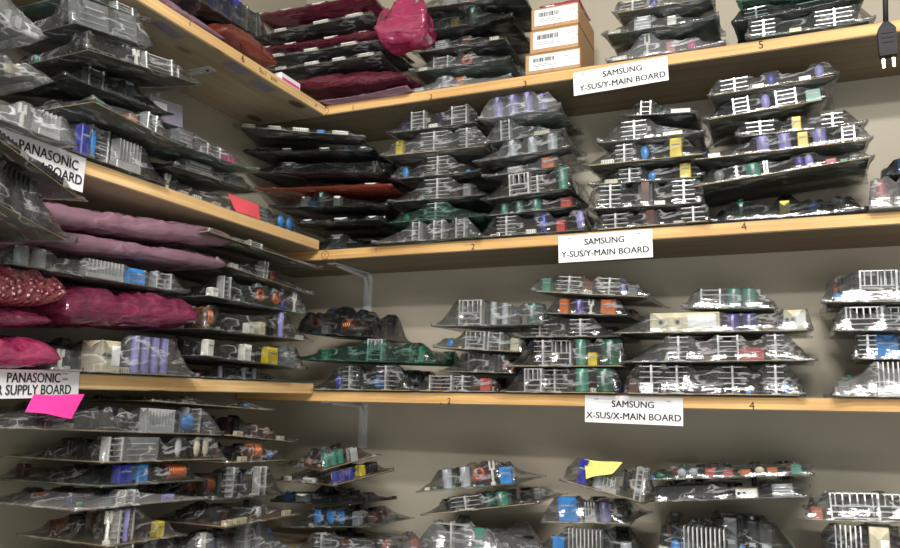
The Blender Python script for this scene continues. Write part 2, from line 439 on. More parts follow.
def board(mw, W, Dp, H, pcb, film, comps, label, group, m=.014, seed=0, cat='circuit board', fill=1.0, edge='pcb_edge_tan', sag=.76, bleed=1.0):
    rnd = random.Random(seed)
    root = empty('bagged_circuit_board', mw, label, cat, group)
    H = max(H, .009)
    t = .0018; z0 = .0022
    b = MB(); b.box(m, W-m, .004, Dp-.006, z0, z0+t, pcb)
    b.m[2] = b.m[3] = b.m[4] = b.m[5] = b.mi(edge)
    b.obj('circuit_board', root)
    zt = z0+t; avail = H - zt - .0022
    boxes = []; hp = []
    for tok in comps.split():
        p = tok.split(':'); k = p[0]; u = float(p[1]); arg = p[2] if len(p) > 2 else ''
        w = DEFW[k]; hf = 1.0; v = .05 if k != 'w' else 0.0
        wset = False
        for q in p[3:]:
            if not q: continue
            if q[0] == 'w': w = float(q[1:]); wset = True
            elif q[0] == 'h': hf = float(q[1:])
            elif q[0] == 'v': v = float(q[1:])
        if k == 'c' and not wset: w = min(w, max(.016, avail*.85))
        if k in 'LJFQDSB' and W < .2: w = min(w, W*.4)
        if k == 'o': w = max(w, min(.034, avail))
        name, me, hw, hd, h = comp_mesh(k, min(w, (W-2*m)*.9), arg, avail*hf)
        x = min(max(u*W, m+hw+.001), W-m-hw-.001); y = min(max(.006+v*Dp, .0065+hd), Dp-.008-hd)
        for (a0, a1, b0, b1) in boxes:                     # keep components from sharing space
            if x-hw < a1 and x+hw > a0 and y-hd < b1 and y+hd > b0: y = min(b1+hd+.001, Dp-.008-hd)
        boxes.append((x-hw, x+hw, y-hd, y+hd))
        o = bpy.data.objects.new(name, me); COL.objects.link(o); o.parent = root; o.location = (x, y, zt)
        for sx in (-1, 1):
            for sy in (-1, 1): hp.append((x+sx*hw*.96, y+sy*hd*.96, zt+h))
    # the small parts soldered over the rest of the board: one mesh
    b = MB(); n = int(W*Dp*460*fill)
    pal = ['plastic_black']*5 + ['plastic_silver', 'plastic_cream', 'plastic_white', 'plastic_brown', 'plastic_blue', 'plastic_green', 'solder_silver', 'solder_silver', 'plastic_grey']
    for i in range(n+6):
        front = i >= n
        tall = (not front) and rnd.random() < .6
        w = rnd.uniform(.004, .016) if not tall else rnd.uniform(.01, .03)
        d = rnd.uniform(.004, .012) if not tall else rnd.uniform(.01, .024)
        h = avail*rnd.uniform(.4, .92) if tall else min(avail*.5, rnd.uniform(.002, .009))
        x = rnd.uniform(m+w, W-m-w); y = rnd.uniform(.3 if tall else .05, .92)*Dp if not front else rnd.uniform(.008, .03)
        y = min(max(y, .006+d), Dp-.01-d)
        if any(x-w/2 < a1 and x+w/2 > a0 and y-d/2 < b1 and y+d/2 > b0 for a0, a1, b0, b1 in boxes): continue
        mt = rnd.choice(pal)
        if tall:
            kk, ca = rnd.choice([('c', 'k'), ('c', 'U'), ('c', 'k'), ('c', 'g'), ('b', 'k'), ('b', 'n'), ('b', 'k'), ('b', 'a'), ('t', 'k'), ('t', 'n'), ('D', ''), ('D', ''), ('k', '')])
            nmx, me, hw, hd, hh = comp_mesh(kk, round(min(w, d)*2.2, 2)/2 if kk == 'c' else round(w, 2), ca, round(h, 2) if h > .012 else h)
            hh = min(hh, avail)
            if y+hd > Dp-.008 or x-hw < m or x+hw > W-m or any(x-hw < a1 and x+hw > a0 and y-hd < b1 and y+hd > b0 for a0, a1, b0, b1 in boxes): continue
            o = bpy.data.objects.new(nmx, me); COL.objects.link(o); o.parent = root; o.location = (x, y, zt)
            if me.name and hh < comp_mesh_h(me): o.scale.z = hh/comp_mesh_h(me)
            boxes.append((x-hw, x+hw, y-hd, y+hd))
            for sx in (-1, 1): hp.append((x+sx*hw, y, zt+hh))
        else:
            b.box(x-w/2, x+w/2, y-d/2, y+d/2, zt, zt+h, mt); boxes.append((x-w/2, x+w/2, y-d/2, y+d/2))
    if b.v: tag(b.obj('surface_parts', root), kind='stuff')
    bag(root, W, Dp, H, hp, film, m, rnd, sag)
    return root

def bag(root, W, Dp, H, hp, film, m, rnd, sag=.76):
    bm = bmesh.new()
    for p in hp: bm.verts.new((p[0], p[1], min(p[2]+.0008, H)))
    base = []
    for i in range(9):
        for (u, v) in ((i/8, 0), (i/8, 1), (0, i/8), (1, i/8)):
            x, y = rim_pt(u, v, W, Dp, m, 0); bm.verts.new((x, y, .001))
    for (x, y) in ((m, .004), (W-m, .004), (m, Dp-.006), (W-m, Dp-.006)): bm.verts.new((x, y, .0052))
    bmesh.ops.remove_doubles(bm, verts=bm.verts, dist=1e-5)
    bmesh.ops.convex_hull(bm, input=list(bm.verts))
    bvh = BVHTree.FromBMesh(bm)
    nx = max(10, min(44, int(W/.0075))); ny = max(8, min(22, int(Dp/.011)))
    mb = MB(); off = Vector((rnd.uniform(0, 99), rnd.uniform(0, 99), rnd.uniform(0, 99)))
    lift = [rnd.uniform(0, .012) for _ in range(4)]
    for j in range(ny+1):
        for i in range(nx+1):
            u, v = i/nx, j/ny
            x, y = rim_pt(u, v, W, Dp, m, 0)
            edge = i in (0, nx) or j in (0, ny)
            if edge:
                cu = abs(2*u-1)**3*abs(2*v-1)**3
                z = .0015 + min(.35*H, .004*abs(noise.noise(Vector((x*30, y*30, 0))+off)) + lift[(u > .5)+2*(v > .5)]*cu)
                x += .003*noise.noise(Vector((7, y*40, 1))+off)*(i in (0, nx)); y += .003*noise.noise(Vector((x*40, 7, 1))+off)*(j in (0, ny))
            else:
                hit = bvh.ray_cast(Vector((x, y, 1)), Vector((0, 0, -1)))
                hh = hit[0].z if hit[0] else .005
                cone = .0052 if (m < x < W-m and .004 < y < Dp-.006) else .0
                for k in range(0, len(hp), 1):
                    p = hp[k]; dd = math.hypot(max(0, abs(p[0]-x)-.006), max(0, abs(p[1]-y)-.006))
                    cone = max(cone, p[2]+.001-1.25*dd)
                nz = noise.noise(Vector((x*22, y*16, 0))+off)
                n2 = noise.noise(Vector((x*75, y*60, 3))+off)
                s = sag + .1*nz
                z = max(cone, hh*s) + .0022*n2*(1 if hh > .01 else .4)
                z = max(.0045 if (m < x < W-m) else .0015, min(z, H))
            mb.v.append((x, y, z))
    st = nx+1
    for j in range(ny):
        for i in range(nx):
            a = j*st+i; mb.face([a, a+1, a+st+1, a+st], film)
    b = len(mb.v)                                           # underside sheet
    ring = [i for i in range(nx+1)] + [j*st+nx for j in range(1, ny+1)] + [ny*st+i for i in range(nx-1, -1, -1)] + [j*st for j in range(ny-1, 0, -1)]
    for i in ring: mb.v.append((mb.v[i][0], mb.v[i][1], .0006))
    L = len(ring)
    for k in range(L):
        l = (k+1) % L; mb.face([ring[l], ring[k], b+k, b+l], film)
    mb.face([b+L-1-k for k in range(L)], film)
    return mb.obj('plastic_bag', root, smooth=True)

def pillow(mw, W, Dp, H, film, label, group, seed=0, name='antistatic_bag', cat='antistatic bag', inner='pcb_dark', amp=.12, pw=3.0, bub=False, tip=.0):
    """a bag stuffed until it bulges, a board inside"""
    rnd = random.Random(seed)
    root = empty(name, mw, label, cat, group)
    mb = MB(); off = Vector((rnd.uniform(0, 99), rnd.uniform(0, 99), rnd.uniform(0, 99)))
    nx = max(16, min(60, int(W/.006))); ny = 22; zm = H*.36
    st = nx+1
    for side in (0, 1):
        for j in range(ny+1):
            for i in range(nx+1):
                u, v = 2*i/nx-1, 2*j/ny-1
                pr = max(0, (1-abs(u)**pw)*(1-abs(v)**pw))**.5
                pin = 1-.10*(1-abs(u)**2)*abs(v)**4; piu = 1-.02*abs(u)**4*(1-v*v)
                x = W/2*(1+u*piu); y = Dp/2*(1+v*pin)-.004
                nz = noise.noise(Vector((x*14, y*10, side*5))+off) + .5*noise.noise(Vector((x*40, y*34, side*5))+off)
                cr = abs(noise.noise(Vector((x*26+y*12, y*9, 9))+off))
                cr2 = abs(noise.noise(Vector((x*9-y*22, y*14+x*5, 4))+off))
                k = 1+amp*1.8*nz-amp*1.8*(1-min(1, cr*6))-amp*1.6*(1-min(1, cr2*7))
                z = zm + (H-zm)*pr*min(1.0, k) if side == 0 else zm - zm*pr*min(1, .86+.4*nz)
                if bub and side == 0:
                    z += .0015*math.sin(x*420)*math.sin(y*420)*pr
                z = min(max(z, .0008), H)
                mb.v.append((x, y, z))
    n = (nx+1)*(ny+1)
    for j in range(ny):
        for i in range(nx):
            a = j*st+i
            mb.face([a, a+1, a+st+1, a+st], film); mb.face([n+a, n+a+st, n+a+st+1, n+a+1], film)
    bm = bmesh.new(); me = mb.mesh('plastic_bag', True); bm.from_mesh(me)
    bmesh.ops.remove_doubles(bm, verts=bm.verts, dist=.0004); bm.to_mesh(me); bm.free()
    me.polygons.foreach_set('use_smooth', [True]*len(me.polygons))
    o = bpy.data.objects.new('plastic_bag', me); COL.objects.link(o); o.parent = root
    b = MB(); b.box(W*.12, W*.88, Dp*.12, Dp*.86, zm-.001, zm+.001, inner)
    for i in range(9):
        x = W*(.14+.08*i); b.box(x, x+W*rnd.uniform(.02, .06), Dp*.14, Dp*.24, zm+.001, zm+.001+H*rnd.uniform(.15, .33), rnd.choice(['aluminium', 'plastic_black', 'plastic_silver', 'plastic_cream']))
    b.obj('circuit_board', root)
    return root

def frame(A, B):
    """matrix whose x axis runs A to B and whose y axis points into the shelf"""
    x = (B-A).normalized(); y = Vector((0, 0, 1)).cross(x).normalized(); z = x.cross(y)
    m = Matrix((x, y, z)).transposed().to_4x4(); m.translation = A
    return m
ORD = ['topmost', 'second down', 'third down', 'fourth down', 'fifth down', 'sixth down', 'seventh down', 'eighth down', 'ninth down', 'tenth down']
SEED = [100]
def stack(side, where, group, rows, shelf=None, dp=.25):
    """rows run from the top of the pile to its foot; each gives the two front corners, measured on the shelf's front plane"""
    items = []
    for r in rows:
        o = r[9] if len(r) > 9 else {}
        oo = o.get('o', 0.0); oa, ob = oo if isinstance(oo, tuple) else (oo, oo)
        oa += random.uniform(-.010, .010); ob += random.uniform(-.010, .010); jit = 0
        if side == 'B': A = at_y(r[0], r[1], -oa+jit); B = at_y(r[2], r[3], -ob+jit)
        else: A = at_x(r[0], r[1], XL+oa+jit); B = at_x(r[2], r[3], XL+ob+jit)
        items.append([A, B, r, o])
    if shelf is not None: items[-1][0].z = items[-1][1].z = shelf + .0015
    n = len(items)
    out = []
    for i, (A, B, r, o) in enumerate(items):
        mid = (A+B)/2; W = (B-A).length
        top = r[4]*((mid-CAM).dot(M3 @ Vector((0, 0, -1))))/F
        H = top
        if i > 0 and not o.get('free'):
            PA, PB = items[i-1][0], items[i-1][1]; ax = (B-A).normalized()
            la = PB-PA; g = []
            for P in (A, mid, B):
                tt = max(0, min(1, (P-PA).dot(la)/la.dot(la))); g.append((PA+la*tt).z - P.z)
            H = min(g) - .002
            if H < .007: import sys; print('THIN', where, i, round(H, 4))
        H = max(H, .007)
        SEED[0] += 1
        if n == 1: lab = f'{r[8]}, {where}'
        else: lab = f"{r[8]}, {ORD[i] if i < n-1 or n < 3 or shelf is None else 'lowest'} in {where}"
        nw = len(lab.split())
        if nw > 16 or nw < 4: print('WORDS', nw, lab)
        mw = frame(A, B) @ Matrix.Rotation(math.radians(o.get('tilt', 0)), 4, 'X'); d = o.get('d', dp)
        if r[6].startswith('P'):
            root = pillow(mw, W, d, H, r[6][1:], lab, group, SEED[0], pw=o.get('pw', 4.0), amp=o.get('amp', .12), bub=o.get('bub', False),
                          name=o.get('name', 'antistatic_bag'), cat=o.get('cat', 'antistatic bag'))
        else:
            root = board(mw, W, d, H, r[5], r[6], r[7], lab, group, m=o.get('m', .014), seed=SEED[0], fill=o.get('fill', 1.0),
                         edge=o.get('edge', 'pcb_edge_dark' if r[5] in ('pcb_dark', 'pcb_teal', 'pcb_green') else 'pcb_edge_tan'), sag=o.get('sag', .76))
        out.append((root, W, d, H))
    return out

# ------------------------------------------------------------------ the room
def struct(o): o['kind'] = 'structure'; return o
XW = XL - SD; YW = SD
b = MB(); b.box(XW-.1, 2.2, YW, YW+.1, -1.25, 1.75, 'painted_wall'); struct(b.obj('wall_back'))
b = MB(); b.box(XW-.1, XW, -4.5, YW, -1.25, 1.75, 'painted_wall'); struct(b.obj('wall_left'))
b = MB(); b.box(XW-.1, 2.2, -4.5, YW+.1, -1.35, -1.25, 'concrete_floor'); struct(b.obj('floor'))
b = MB(); b.box(XW-.1, 2.2, -4.5, YW+.1, 1.75, 1.85, 'ceiling_paint'); struct(b.obj('ceiling'))

ZB = (.884, .415, -.016, -.474)       # underside of the back shelves
ZL = (.880, .445, .006, -.47)         # underside of the left shelves
def shelf(name_lab, x0, x1, y0, y1, z, ax):
    b = MB(); ed = 'pine_edge_x' if ax == 0 else 'pine_edge_y'; pl = 'ply_x' if ax == 0 else 'ply_y'
    nseg = 24; e = .003
    b.box(x0, x1, y0, y1, z, z+TH, pl)
    fi = 2 if ax == 0 else 3         # front face (-Y) or (+X)
    b.m[fi] = b.mi(ed)
    if ax == 1: b.m[4] = b.mi(ed); b.m[2] = b.mi(ed)
    o = b.obj('shelf_board'); tag(o, name_lab, 'shelf', 'pine shelf boards')
    me = o.data; bm = bmesh.new(); bm.from_mesh(me)
    bmesh.ops.bevel(bm, geom=[q for q in bm.edges], offset=.0022, segments=2, affect='EDGES'); bm.to_mesh(me); bm.free()
    return o
names_b = ['top back pine shelf with numerals 1 to 5 pencilled on its edge', 'middle back pine shelf carrying five tall stacks of dark boards',
           'lower back pine shelf with a paper sign and bare wall below', 'bottom back shelf under the lowest row of boards']
SB = [shelf(names_b[i], XW+.002, 1.6, 0, YW-.001, ZB[i], 0) for i in range(4)]
names_l = ['top left pine shelf with pencilled 6, knots on its pale underside', 'middle left pine shelf ending just above the middle back shelf',
           'lower left pine shelf with a paper sign at its near end', 'bottom left shelf under the lowest row of boards']
SL = [shelf(names_l[i], XW+.001, XL, -1.9, (-.002 if i != 1 else -.004), ZL[i], 1) for i in range(4)]

# ------------------------------------------------------------------ text on shelves and signs
def text_mesh(body, size, mat, squash=1.0, bold=.0):
    c = bpy.data.curves.new('lettering', 'FONT'); c.body = body; c.size = size
    c.align_x = 'CENTER'; c.align_y = 'CENTER'; c.extrude = .0001; c.offset = 0; c.resolution_u = 3
    c.space_line = .92
    o = bpy.data.objects.new('t', c); COL.objects.link(o)
    me = bpy.data.meshes.new_from_object(o.evaluated_get(bpy.context.evaluated_depsgraph_get()))
    bpy.data.objects.remove(o); me.materials.clear(); me.materials.append(MAT[mat]); me.name = 'lettering'
    if bold > 0:                                  # thicken the strokes
        bm = bmesh.new()
        for q in (-1, 0, 1):
            k = len(bm.verts); bm.from_mesh(me); bm.verts.ensure_lookup_table()
            for v in bm.verts[k:]: v.co.x += q*bold; v.co.z += q*.00004
        bm.to_mesh(me); bm.free()
    return me
def lettering(body, size, mat, parent, mw, name='lettering', bold=.0, sx=1.0):
    o = bpy.data.objects.new(name, text_mesh(body, size, mat, bold=bold)); COL.objects.link(o)
    o.parent = parent
    o.matrix_world = mw @ Matrix.Diagonal((sx, 1, 1, 1)) if sx != 1 else mw
    return o
FB = Matrix(((1, 0, 0), (0, 0, -1), (0, 1, 0))).to_4x4()        # faces -Y
FL = Matrix(((0, 0, 1), (1, 0, 0), (0, 1, 0))).to_4x4()         # faces +X, reads towards +Y
def mark(px, py, body, shelfo, side, size=.021, rot=0, name='pencil_numeral', mat='ink_pencil', sx=1.0):
    P = at_y(px, py, -.0006) if side == 'B' else at_x(px, py, XL+.0006)
    mw = Matrix.Translation(P) @ (FB if side == 'B' else FL) @ Matrix.Rotation(rot, 4, 'Z')
    o = lettering(body, size, mat, None, mw, name, sx=sx); o.parent = shelfo; return o
mark(353, 108, '1', SB[0], 'B'); mark(431, 97, '2', SB[0], 'B'); mark(525, 84, '3', SB[0], 'B', .026, mat='ink_black'); mark(761, 45, '5', SB[0], 'B', .03, mat='ink_black', sx=.9)
mark(325, 111, '1', SB[0], 'B', .015)
mark(325, 255, '1', SB[1], 'B', .015); mark(376, 250, '1', SB[1], 'B', .02); mark(473, 247, '2', SB[1], 'B', .024, mat='ink_black'); mark(744, 227, '4', SB[1], 'B', .028, .15)
mark(449, 401, '2', SB[2], 'B', .022, mat='ink_black'); mark(441, 400, '.', SB[2], 'B', .04, mat='ink_black'); mark(752, 406, '4', SB[2], 'B', .026, mat='ink_black')
mark(243, 59, '6', SL[0], 'L', .03, mat='ink_black'); mark(263, 72, 'Su-1', SL[0], 'L', .02); mark(274, 79, 'ysus', SL[0], 'L', .018); mark(190, 24, '1', SL[0], 'L', .02); mark(316, 105, 'x', SL[0], 'L', .02)
def ring_mark(px, py, shelfo):
    P = at_y(px, py, -.0008); b = MB()
    b.tube([(.0125*math.cos(2*math.pi*i/18), 0, .0125*math.sin(2*math.pi*i/18)) for i in range(18)], .0007, 'ink_pencil', 4, True)
    o = b.obj('pencil_circle', shelfo, loc=P)
ring_mark(325, 111, SB[0]); ring_mark(325, 255, SB[1])

def sign(quad, side, lines, label, group=None, tsize=.0235, off=.0016, curl=0.0, bold=.00045, sx=1.0):
    """paper sheet stapled over the shelf edge; quad = top left, top right, bottom right, bottom left"""
    un = (lambda p, e=0: at_y(p[0], p[1], -off-e)) if side == 'B' else (lambda p, e=0: at_x(p[0], p[1], XL+off+e))
    tl, tr, br, bl = [un(p) for p in quad]
    xd = ((tr-tl)+(br-bl)).normalized(); W = ((tr-tl).length+(br-bl).length)/2; H = ((tl-bl).length+(tr-br).length)/2
    nrm = Vector((0, -1, 0)) if side == 'B' else Vector((1, 0, 0))
    yd = nrm.cross(xd).normalized(); c = (tl+tr+br+bl)/4
    mw = Matrix((xd, yd, nrm)).transposed().to_4x4(); mw.translation = c
    root = empty('paper_sign', mw, label, 'sign', group)
    b = MB(); nx, ny = 16, 6
    for j in range(ny+1):
        for i in range(nx+1):
            u, v = i/nx-.5, j/ny-.5
            b.v.append((u*W, v*H, .0006*math.sin(u*9+v*3) + curl*max(0, -v-.1)*abs(u+.2)))
    for j in range(ny):
        for i in range(nx): a = j*(nx+1)+i; b.face([a, a+1, a+nx+2, a+nx+1], 'paper_white')
    b.obj('paper_sheet', root, smooth=True)
    for k, (t, dx, dy) in enumerate(lines):
        o = bpy.data.objects.new('lettering', text_mesh(t, tsize, 'ink_black', bold=bold)); COL.objects.link(o)
        o.parent = root; o.location = (dx*W, dy*H, .0012); o.scale = (sx, 1, 1)
    for x in (-.38, .36):
        b = MB(); b.box(x*W-.006, x*W+.006, H*.36, H*.36+.0012, .0008, .0018, 'steel_grey'); b.obj('staple', root)
    return root
sign([(573, 73), (667, 56), (669, 80), (574, 96)], 'B', [('SAMSUNG', .03, .2), ('Y-SUS/Y-MAIN BOARD', .02, -.24)], 'white paper sign with two printed lines stapled to the top back shelf', 'printed signs')
sign([(558, 236), (652, 229), (653, 257), (559, 263)], 'B', [('SAMSUNG', .0, .2), ('Y-SUS/Y-MAIN BOARD', .0, -.22)], 'white paper sign with two printed lines stapled to the middle back shelf', 'printed signs')
sign([(585, 395), (683, 398), (683, 426), (585, 422)], 'B', [('SAMSUNG', .0, .2), ('X-SUS/X-MAIN BOARD', .0, -.24)], 'white paper sign with two printed lines stapled to the lower back shelf', 'printed signs')
sign([(-62, 100), (88, 160), (81, 191), (-66, 144)], 'L', [('PANASONIC', .22, .18), ('X-MAIN BOARD', .2, -.2)], 'white paper sign partly covered by a board at the middle left shelf', 'printed signs', .029, off=.004, sx=.85)
sign([(-44, 366), (82, 373), (76, 395), (-48, 402)], 'L', [('PANASONIC –', .13, .2), ('POWER SUPPLY BOARD', .0, -.22)], 'white paper sign hanging on the edge of the lower left shelf', 'printed signs', .026, off=.004, sx=.8)
TB = [z+TH for z in ZB]; TL = [z+TH for z in ZL]
CB = 'clear-bagged board'
# ================= top back shelf
G = 'bagged boards on the top back shelf'
stack('B', 'far-left pile, top back shelf', G, [
 (240, 20, 372, -4, 20, 'pcb_dark', 'film_wine', 'w:.15:w:w.045 w:.35:c:w.045 w:.6:w:w.05 w:.84:w:w.05', 'wine-tinted bagged board with pale sockets', {}),
 (244, 39, 373, 13, 20, 'pcb_dark', 'film_clear', 'w:.1:w:w.045 w:.28:w:w.045 w:.6:w:w.055 w:.85:w:w.06', 'dark board with long pale sockets', {'o': .03}),
 (252, 52, 380, 32, 20, 'pcb_dark', 'film_wine', 'w:.12:w:w.045 w:.3:w:w.045 w:.62:w:w.05 w:.86:w:w.05', 'wine-tinted board, pale sockets', {'o': .02}),
 (258, 60, 384, 40, 20, 'pcb_dark', 'film_clear', 'w:.14:w:w.05 w:.42:w:w.05 w:.72:w:w.055', 'dark board with three pale sockets', {'o': .03}),
 (268, 72, 382, 54, 20, 'pcb_dark', 'film_clear', 'w:.1:w:w.04 w:.38:w:w.05 w:.62:w:w.045 w:.85:w:w.055', 'thin dark board with pale sockets', {'o': .03}),
 (282, 93, 406, 85, 20, 'pcb_dark', 'Pfilm_wine', '', 'bulging wine-red antistatic bag', {'o': .05, 'pw': 2.6, 'd': .27}),
 (318, 106, 408, 96, 11, 'pcb_dark', 'film_mauve', '', 'dark board in dull mauve bag', {'o': .03}),
], TB[0])
stack('B', 'bulging between two piles on the top back shelf', G, [
 (374, 47, 426, 38, 56, 'pcb_dark', 'Pfilm_hotpink', '', 'sagging crimson antistatic bag', {'o': .09, 'pw': 4, 'd': .12, 'amp': .25, 'free': 1}),
], None)
stack('B', 'pile left of the cartons', G, [
 (418, 9, 526, -6, 20, 'pcb_dark', 'film_clear', 'S:.3:: d:.6:u', CB+' with folded grey sink', {}),
 (415, 34, 514, 17, 20, 'pcb_dark', 'film_smoke', 'b:.4:y:h.55 c:.58:g:h1 b:.2:k', 'smoky board with green and yellow capacitors', {}),
 (413, 54, 508, 38, 20, 'pcb_dark', 'film_clear', 'b:.55:n:h.6 w:.85:w S:.3::h.6', CB+' with brown block', {}),
 (410, 73, 512, 58, 20, 'pcb_green', 'film_hazy', 'o:.55:o:h.7 J:.3::h.7 w:.12:w', 'hazy-bagged board with small coil', {}),
 (408, 92, 512, 79, 16, 'pcb_olive', 'film_white', 'b:.5:o:h.5 w:.1:w c:.35:s:h.7', 'whitish-bagged board with orange block', {}),
], TB[0])
stack('B', 'pile right of the cartons', G, [
 (612, 14, 716, -3, 16, 'pcb_olive', 'film_hazy', 'd:.4:U L:.2::h.8 d:.75:u', 'hazy-bagged board with blue capacitors', {}),
 (602, 36, 720, 18, 20, 'pcb_green', 'film_hazy', 'w:.1:c:w.035 S:.35::h.7 b:.6:w:h.5', 'hazy-bagged board with cream socket', {}),
 (606, 63, 726, 44, 20, 'pcb_olive', 'film_white', 'w:.1:w:w.04 T:.35:w b:.55:r:h.5 d:.72:m:h.5', 'white-hazed board with red parts', {}),
], TB[0])
stack('B', 'pile above numeral 5', G, [
 (736, 3, 850, -18, 16, 'pcb_teal', 'film_green', 'J:.3:: w:.6:w', 'teal board in tinted film', {}),
 (731, 24, 866, -3, 20, 'pcb_teal', 'film_smoke', 'L:.2::w.06 M:.7::w.12:h.5', 'dark teal board with finned sink', {}),
 (745, 40, 876, 17, 20, 'pcb_green', 'film_clear', 'L:.12::w.06 w:.4:y L:.7::w.09', 'green board with two finned sinks', {}),
], TB[0])
# ================= middle back shelf
G = 'bagged boards on the middle back shelf'
W_ = 'far-left pile, middle back shelf'
stack('B', W_, G, [
 (234, 127, 366, 137, 8, 'pcb_dark', 'film_clear', 'w:.1:w:w.04 w:.3:w:w.04 w:.5:w:w.05 b:.65:u:h.6 w:.8:w:w.05', 'flat board edged with white sockets', {'o': (.15, .03), 'd': .2}),
 (238, 153, 374, 151, 14, 'pcb_dark', 'film_smoke', 'w:.1:w:w.035 w:.36:w:w.035 w:.64:w:w.035 b:.8:u:h.45 w:.92:w:w.04', 'dark board with four white sockets', {'o': .03}),
 (246, 173, 386, 173, 14, 'pcb_dark', 'film_smoke', 'S:.3::h.6 T:.9:w:h.7', 'smoke-bagged black board', {'o': .02}),
 (256, 190, 392, 187, 14, 'pcb_dark', 'film_rust', 'w:.85:w:w.05', 'rust-red bagged board', {'o': .02}),
 (270, 208, 389, 206, 14, 'pcb_dark', 'film_smoke', 'b:.28:w:h.7 c:.42:g:h1 b:.56:w:h.7 b:.35:u:h.4', 'black board with white blocks and green capacitor', {'o': .01}),
 (285, 225, 386, 220, 14, 'pcb_dark', 'film_smoke', 'w:.2:w:w.04 w:.55:w:w.045 w:.85:w:w.04', 'dark board with three pale sockets', {'o': .02}),
 (300, 246, 372, 241, 14, 'pcb_dark', 'film_smoke', 'S:.5::h.7', 'small black board', {}),
], TB[1])
stack('B', 'second pile, middle back shelf', G, [
 (387, 134, 479, 122, 22, 'pcb_dark', 'film_clear', 'J:.33::w.045 w:.5:w J:.78::w.05', CB+' with open sinks', {}),
 (380, 157, 488, 146, 24, 'pcb_olive', 'film_hazy', 'b:.17:y:h.7 L:.5::w.09 L:.8::w.05', 'hazy board with yellow block', {}),
 (392, 180, 482, 171, 20, 'pcb_dark', 'film_clear', 'd:.12:u:h.6 L:.5::w.07:h.95', CB+' with finned sink', {}),
 (388, 203, 486, 195, 20, 'pcb_dark', 'film_clear', 'L:.5::w.08 b:.8:a:h.6', 'glossy board with grey block', {}),
 (384, 224, 487, 216, 20, 'pcb_teal', 'film_green', 'L:.5::w.06 d:.2:g:h.5', 'teal-tinted bagged board', {}),
 (372, 244, 482, 238, 22, 'pcb_green', 'film_hazy', 'J:.4::w.026 J:.6::w.03 J:.8::w.03', 'board with three silver sinks', {'o': .015}),
], TB[1])
stack('B', 'third pile, middle back shelf', G, [
 (479, 121, 562, 107, 24, 'pcb_green', 'film_white', 'c:.22:v c:.4:v c:.58:v c:.76:v:h.8', 'board with lavender capacitors', {}),
 (485, 144, 566, 131, 16, 'pcb_green', 'film_hazy', 'J:.25::w.03 w:.7:c:w.045', 'green board with cream socket', {}),
 (473, 163, 572, 147, 24, 'pcb_dark', 'film_hazy', 'c:.4:s c:.6:s c:.8:s', 'board with three silvery capacitors', {'o': .02}),
 (482, 178, 564, 166, 16, 'pcb_dark', 'film_hazy', 'b:.8:o:w.035 S:.4::h.6', 'board with orange block', {}),
 (481, 201, 573, 188, 24, 'pcb_dark', 'film_clear', 'Q:.42::w.06 L:.62::w.04:h.8 c:.88:g:w.026', 'board with bright barred sink', {'o': .02}),
 (484, 217, 580, 206, 24, 'pcb_dark', 'film_clear', 'c:.2:g:w.022 c:.36:g:w.022 c:.54:g:w.026 b:.85:r:w.03:h.8', 'board with three green capacitors', {}),
 (475, 238, 588, 229, 20, 'pcb_dark', 'film_clear', 'L:.28::w.06 d:.6:U w:.15:w b:.76:r:h.6 w:.5:w d:.93:v', 'board with blue and red capacitors', {'o': .015}),
], TB[1])
stack('B', 'fourth pile, middle back shelf', G, [
 (622, 117, 700, 112, 18, 'pcb_dark', 'film_clear', 'J:.3::w.03 w:.75:w:w.05', 'small board with white comb part', {}),
 (597, 144, 706, 132, 22, 'pcb_dark', 'film_hazy', 'L:.35::w.07 w:.7:c:w.05', 'dark board with finned sink and cream socket', {'o': .01}),
 (583, 167, 708, 154, 22, 'pcb_olive', 'film_clear', 'w:.2:w:w.035 L:.34::w.05 d:.5:u:h.8 b:.75:y:w.03', 'board with white socket and yellow block', {'o': .02}),
 (588, 186, 706, 177, 20, 'pcb_dark', 'film_clear', 'w:.2:c:w.035 L:.36::w.06 d:.55:u:h.7 b:.83:y:w.028', 'board with yellow block beside blue parts', {}),
 (587, 210, 706, 203, 20, 'pcb_dark', 'film_clear', 'L:.2::w.06 t:.5:k:w.04 L:.82::w.06 w:.62:w', 'board with black transformer between sinks', {'o': .01}),
 (592, 230, 712, 223, 20, 'pcb_olive', 'film_clear', 'L:.2::w.07 t:.5:k:w.04 L:.85::w.06 w:.72:w', 'board with bright T-shaped sink', {'o': .01}),
], TB[1])
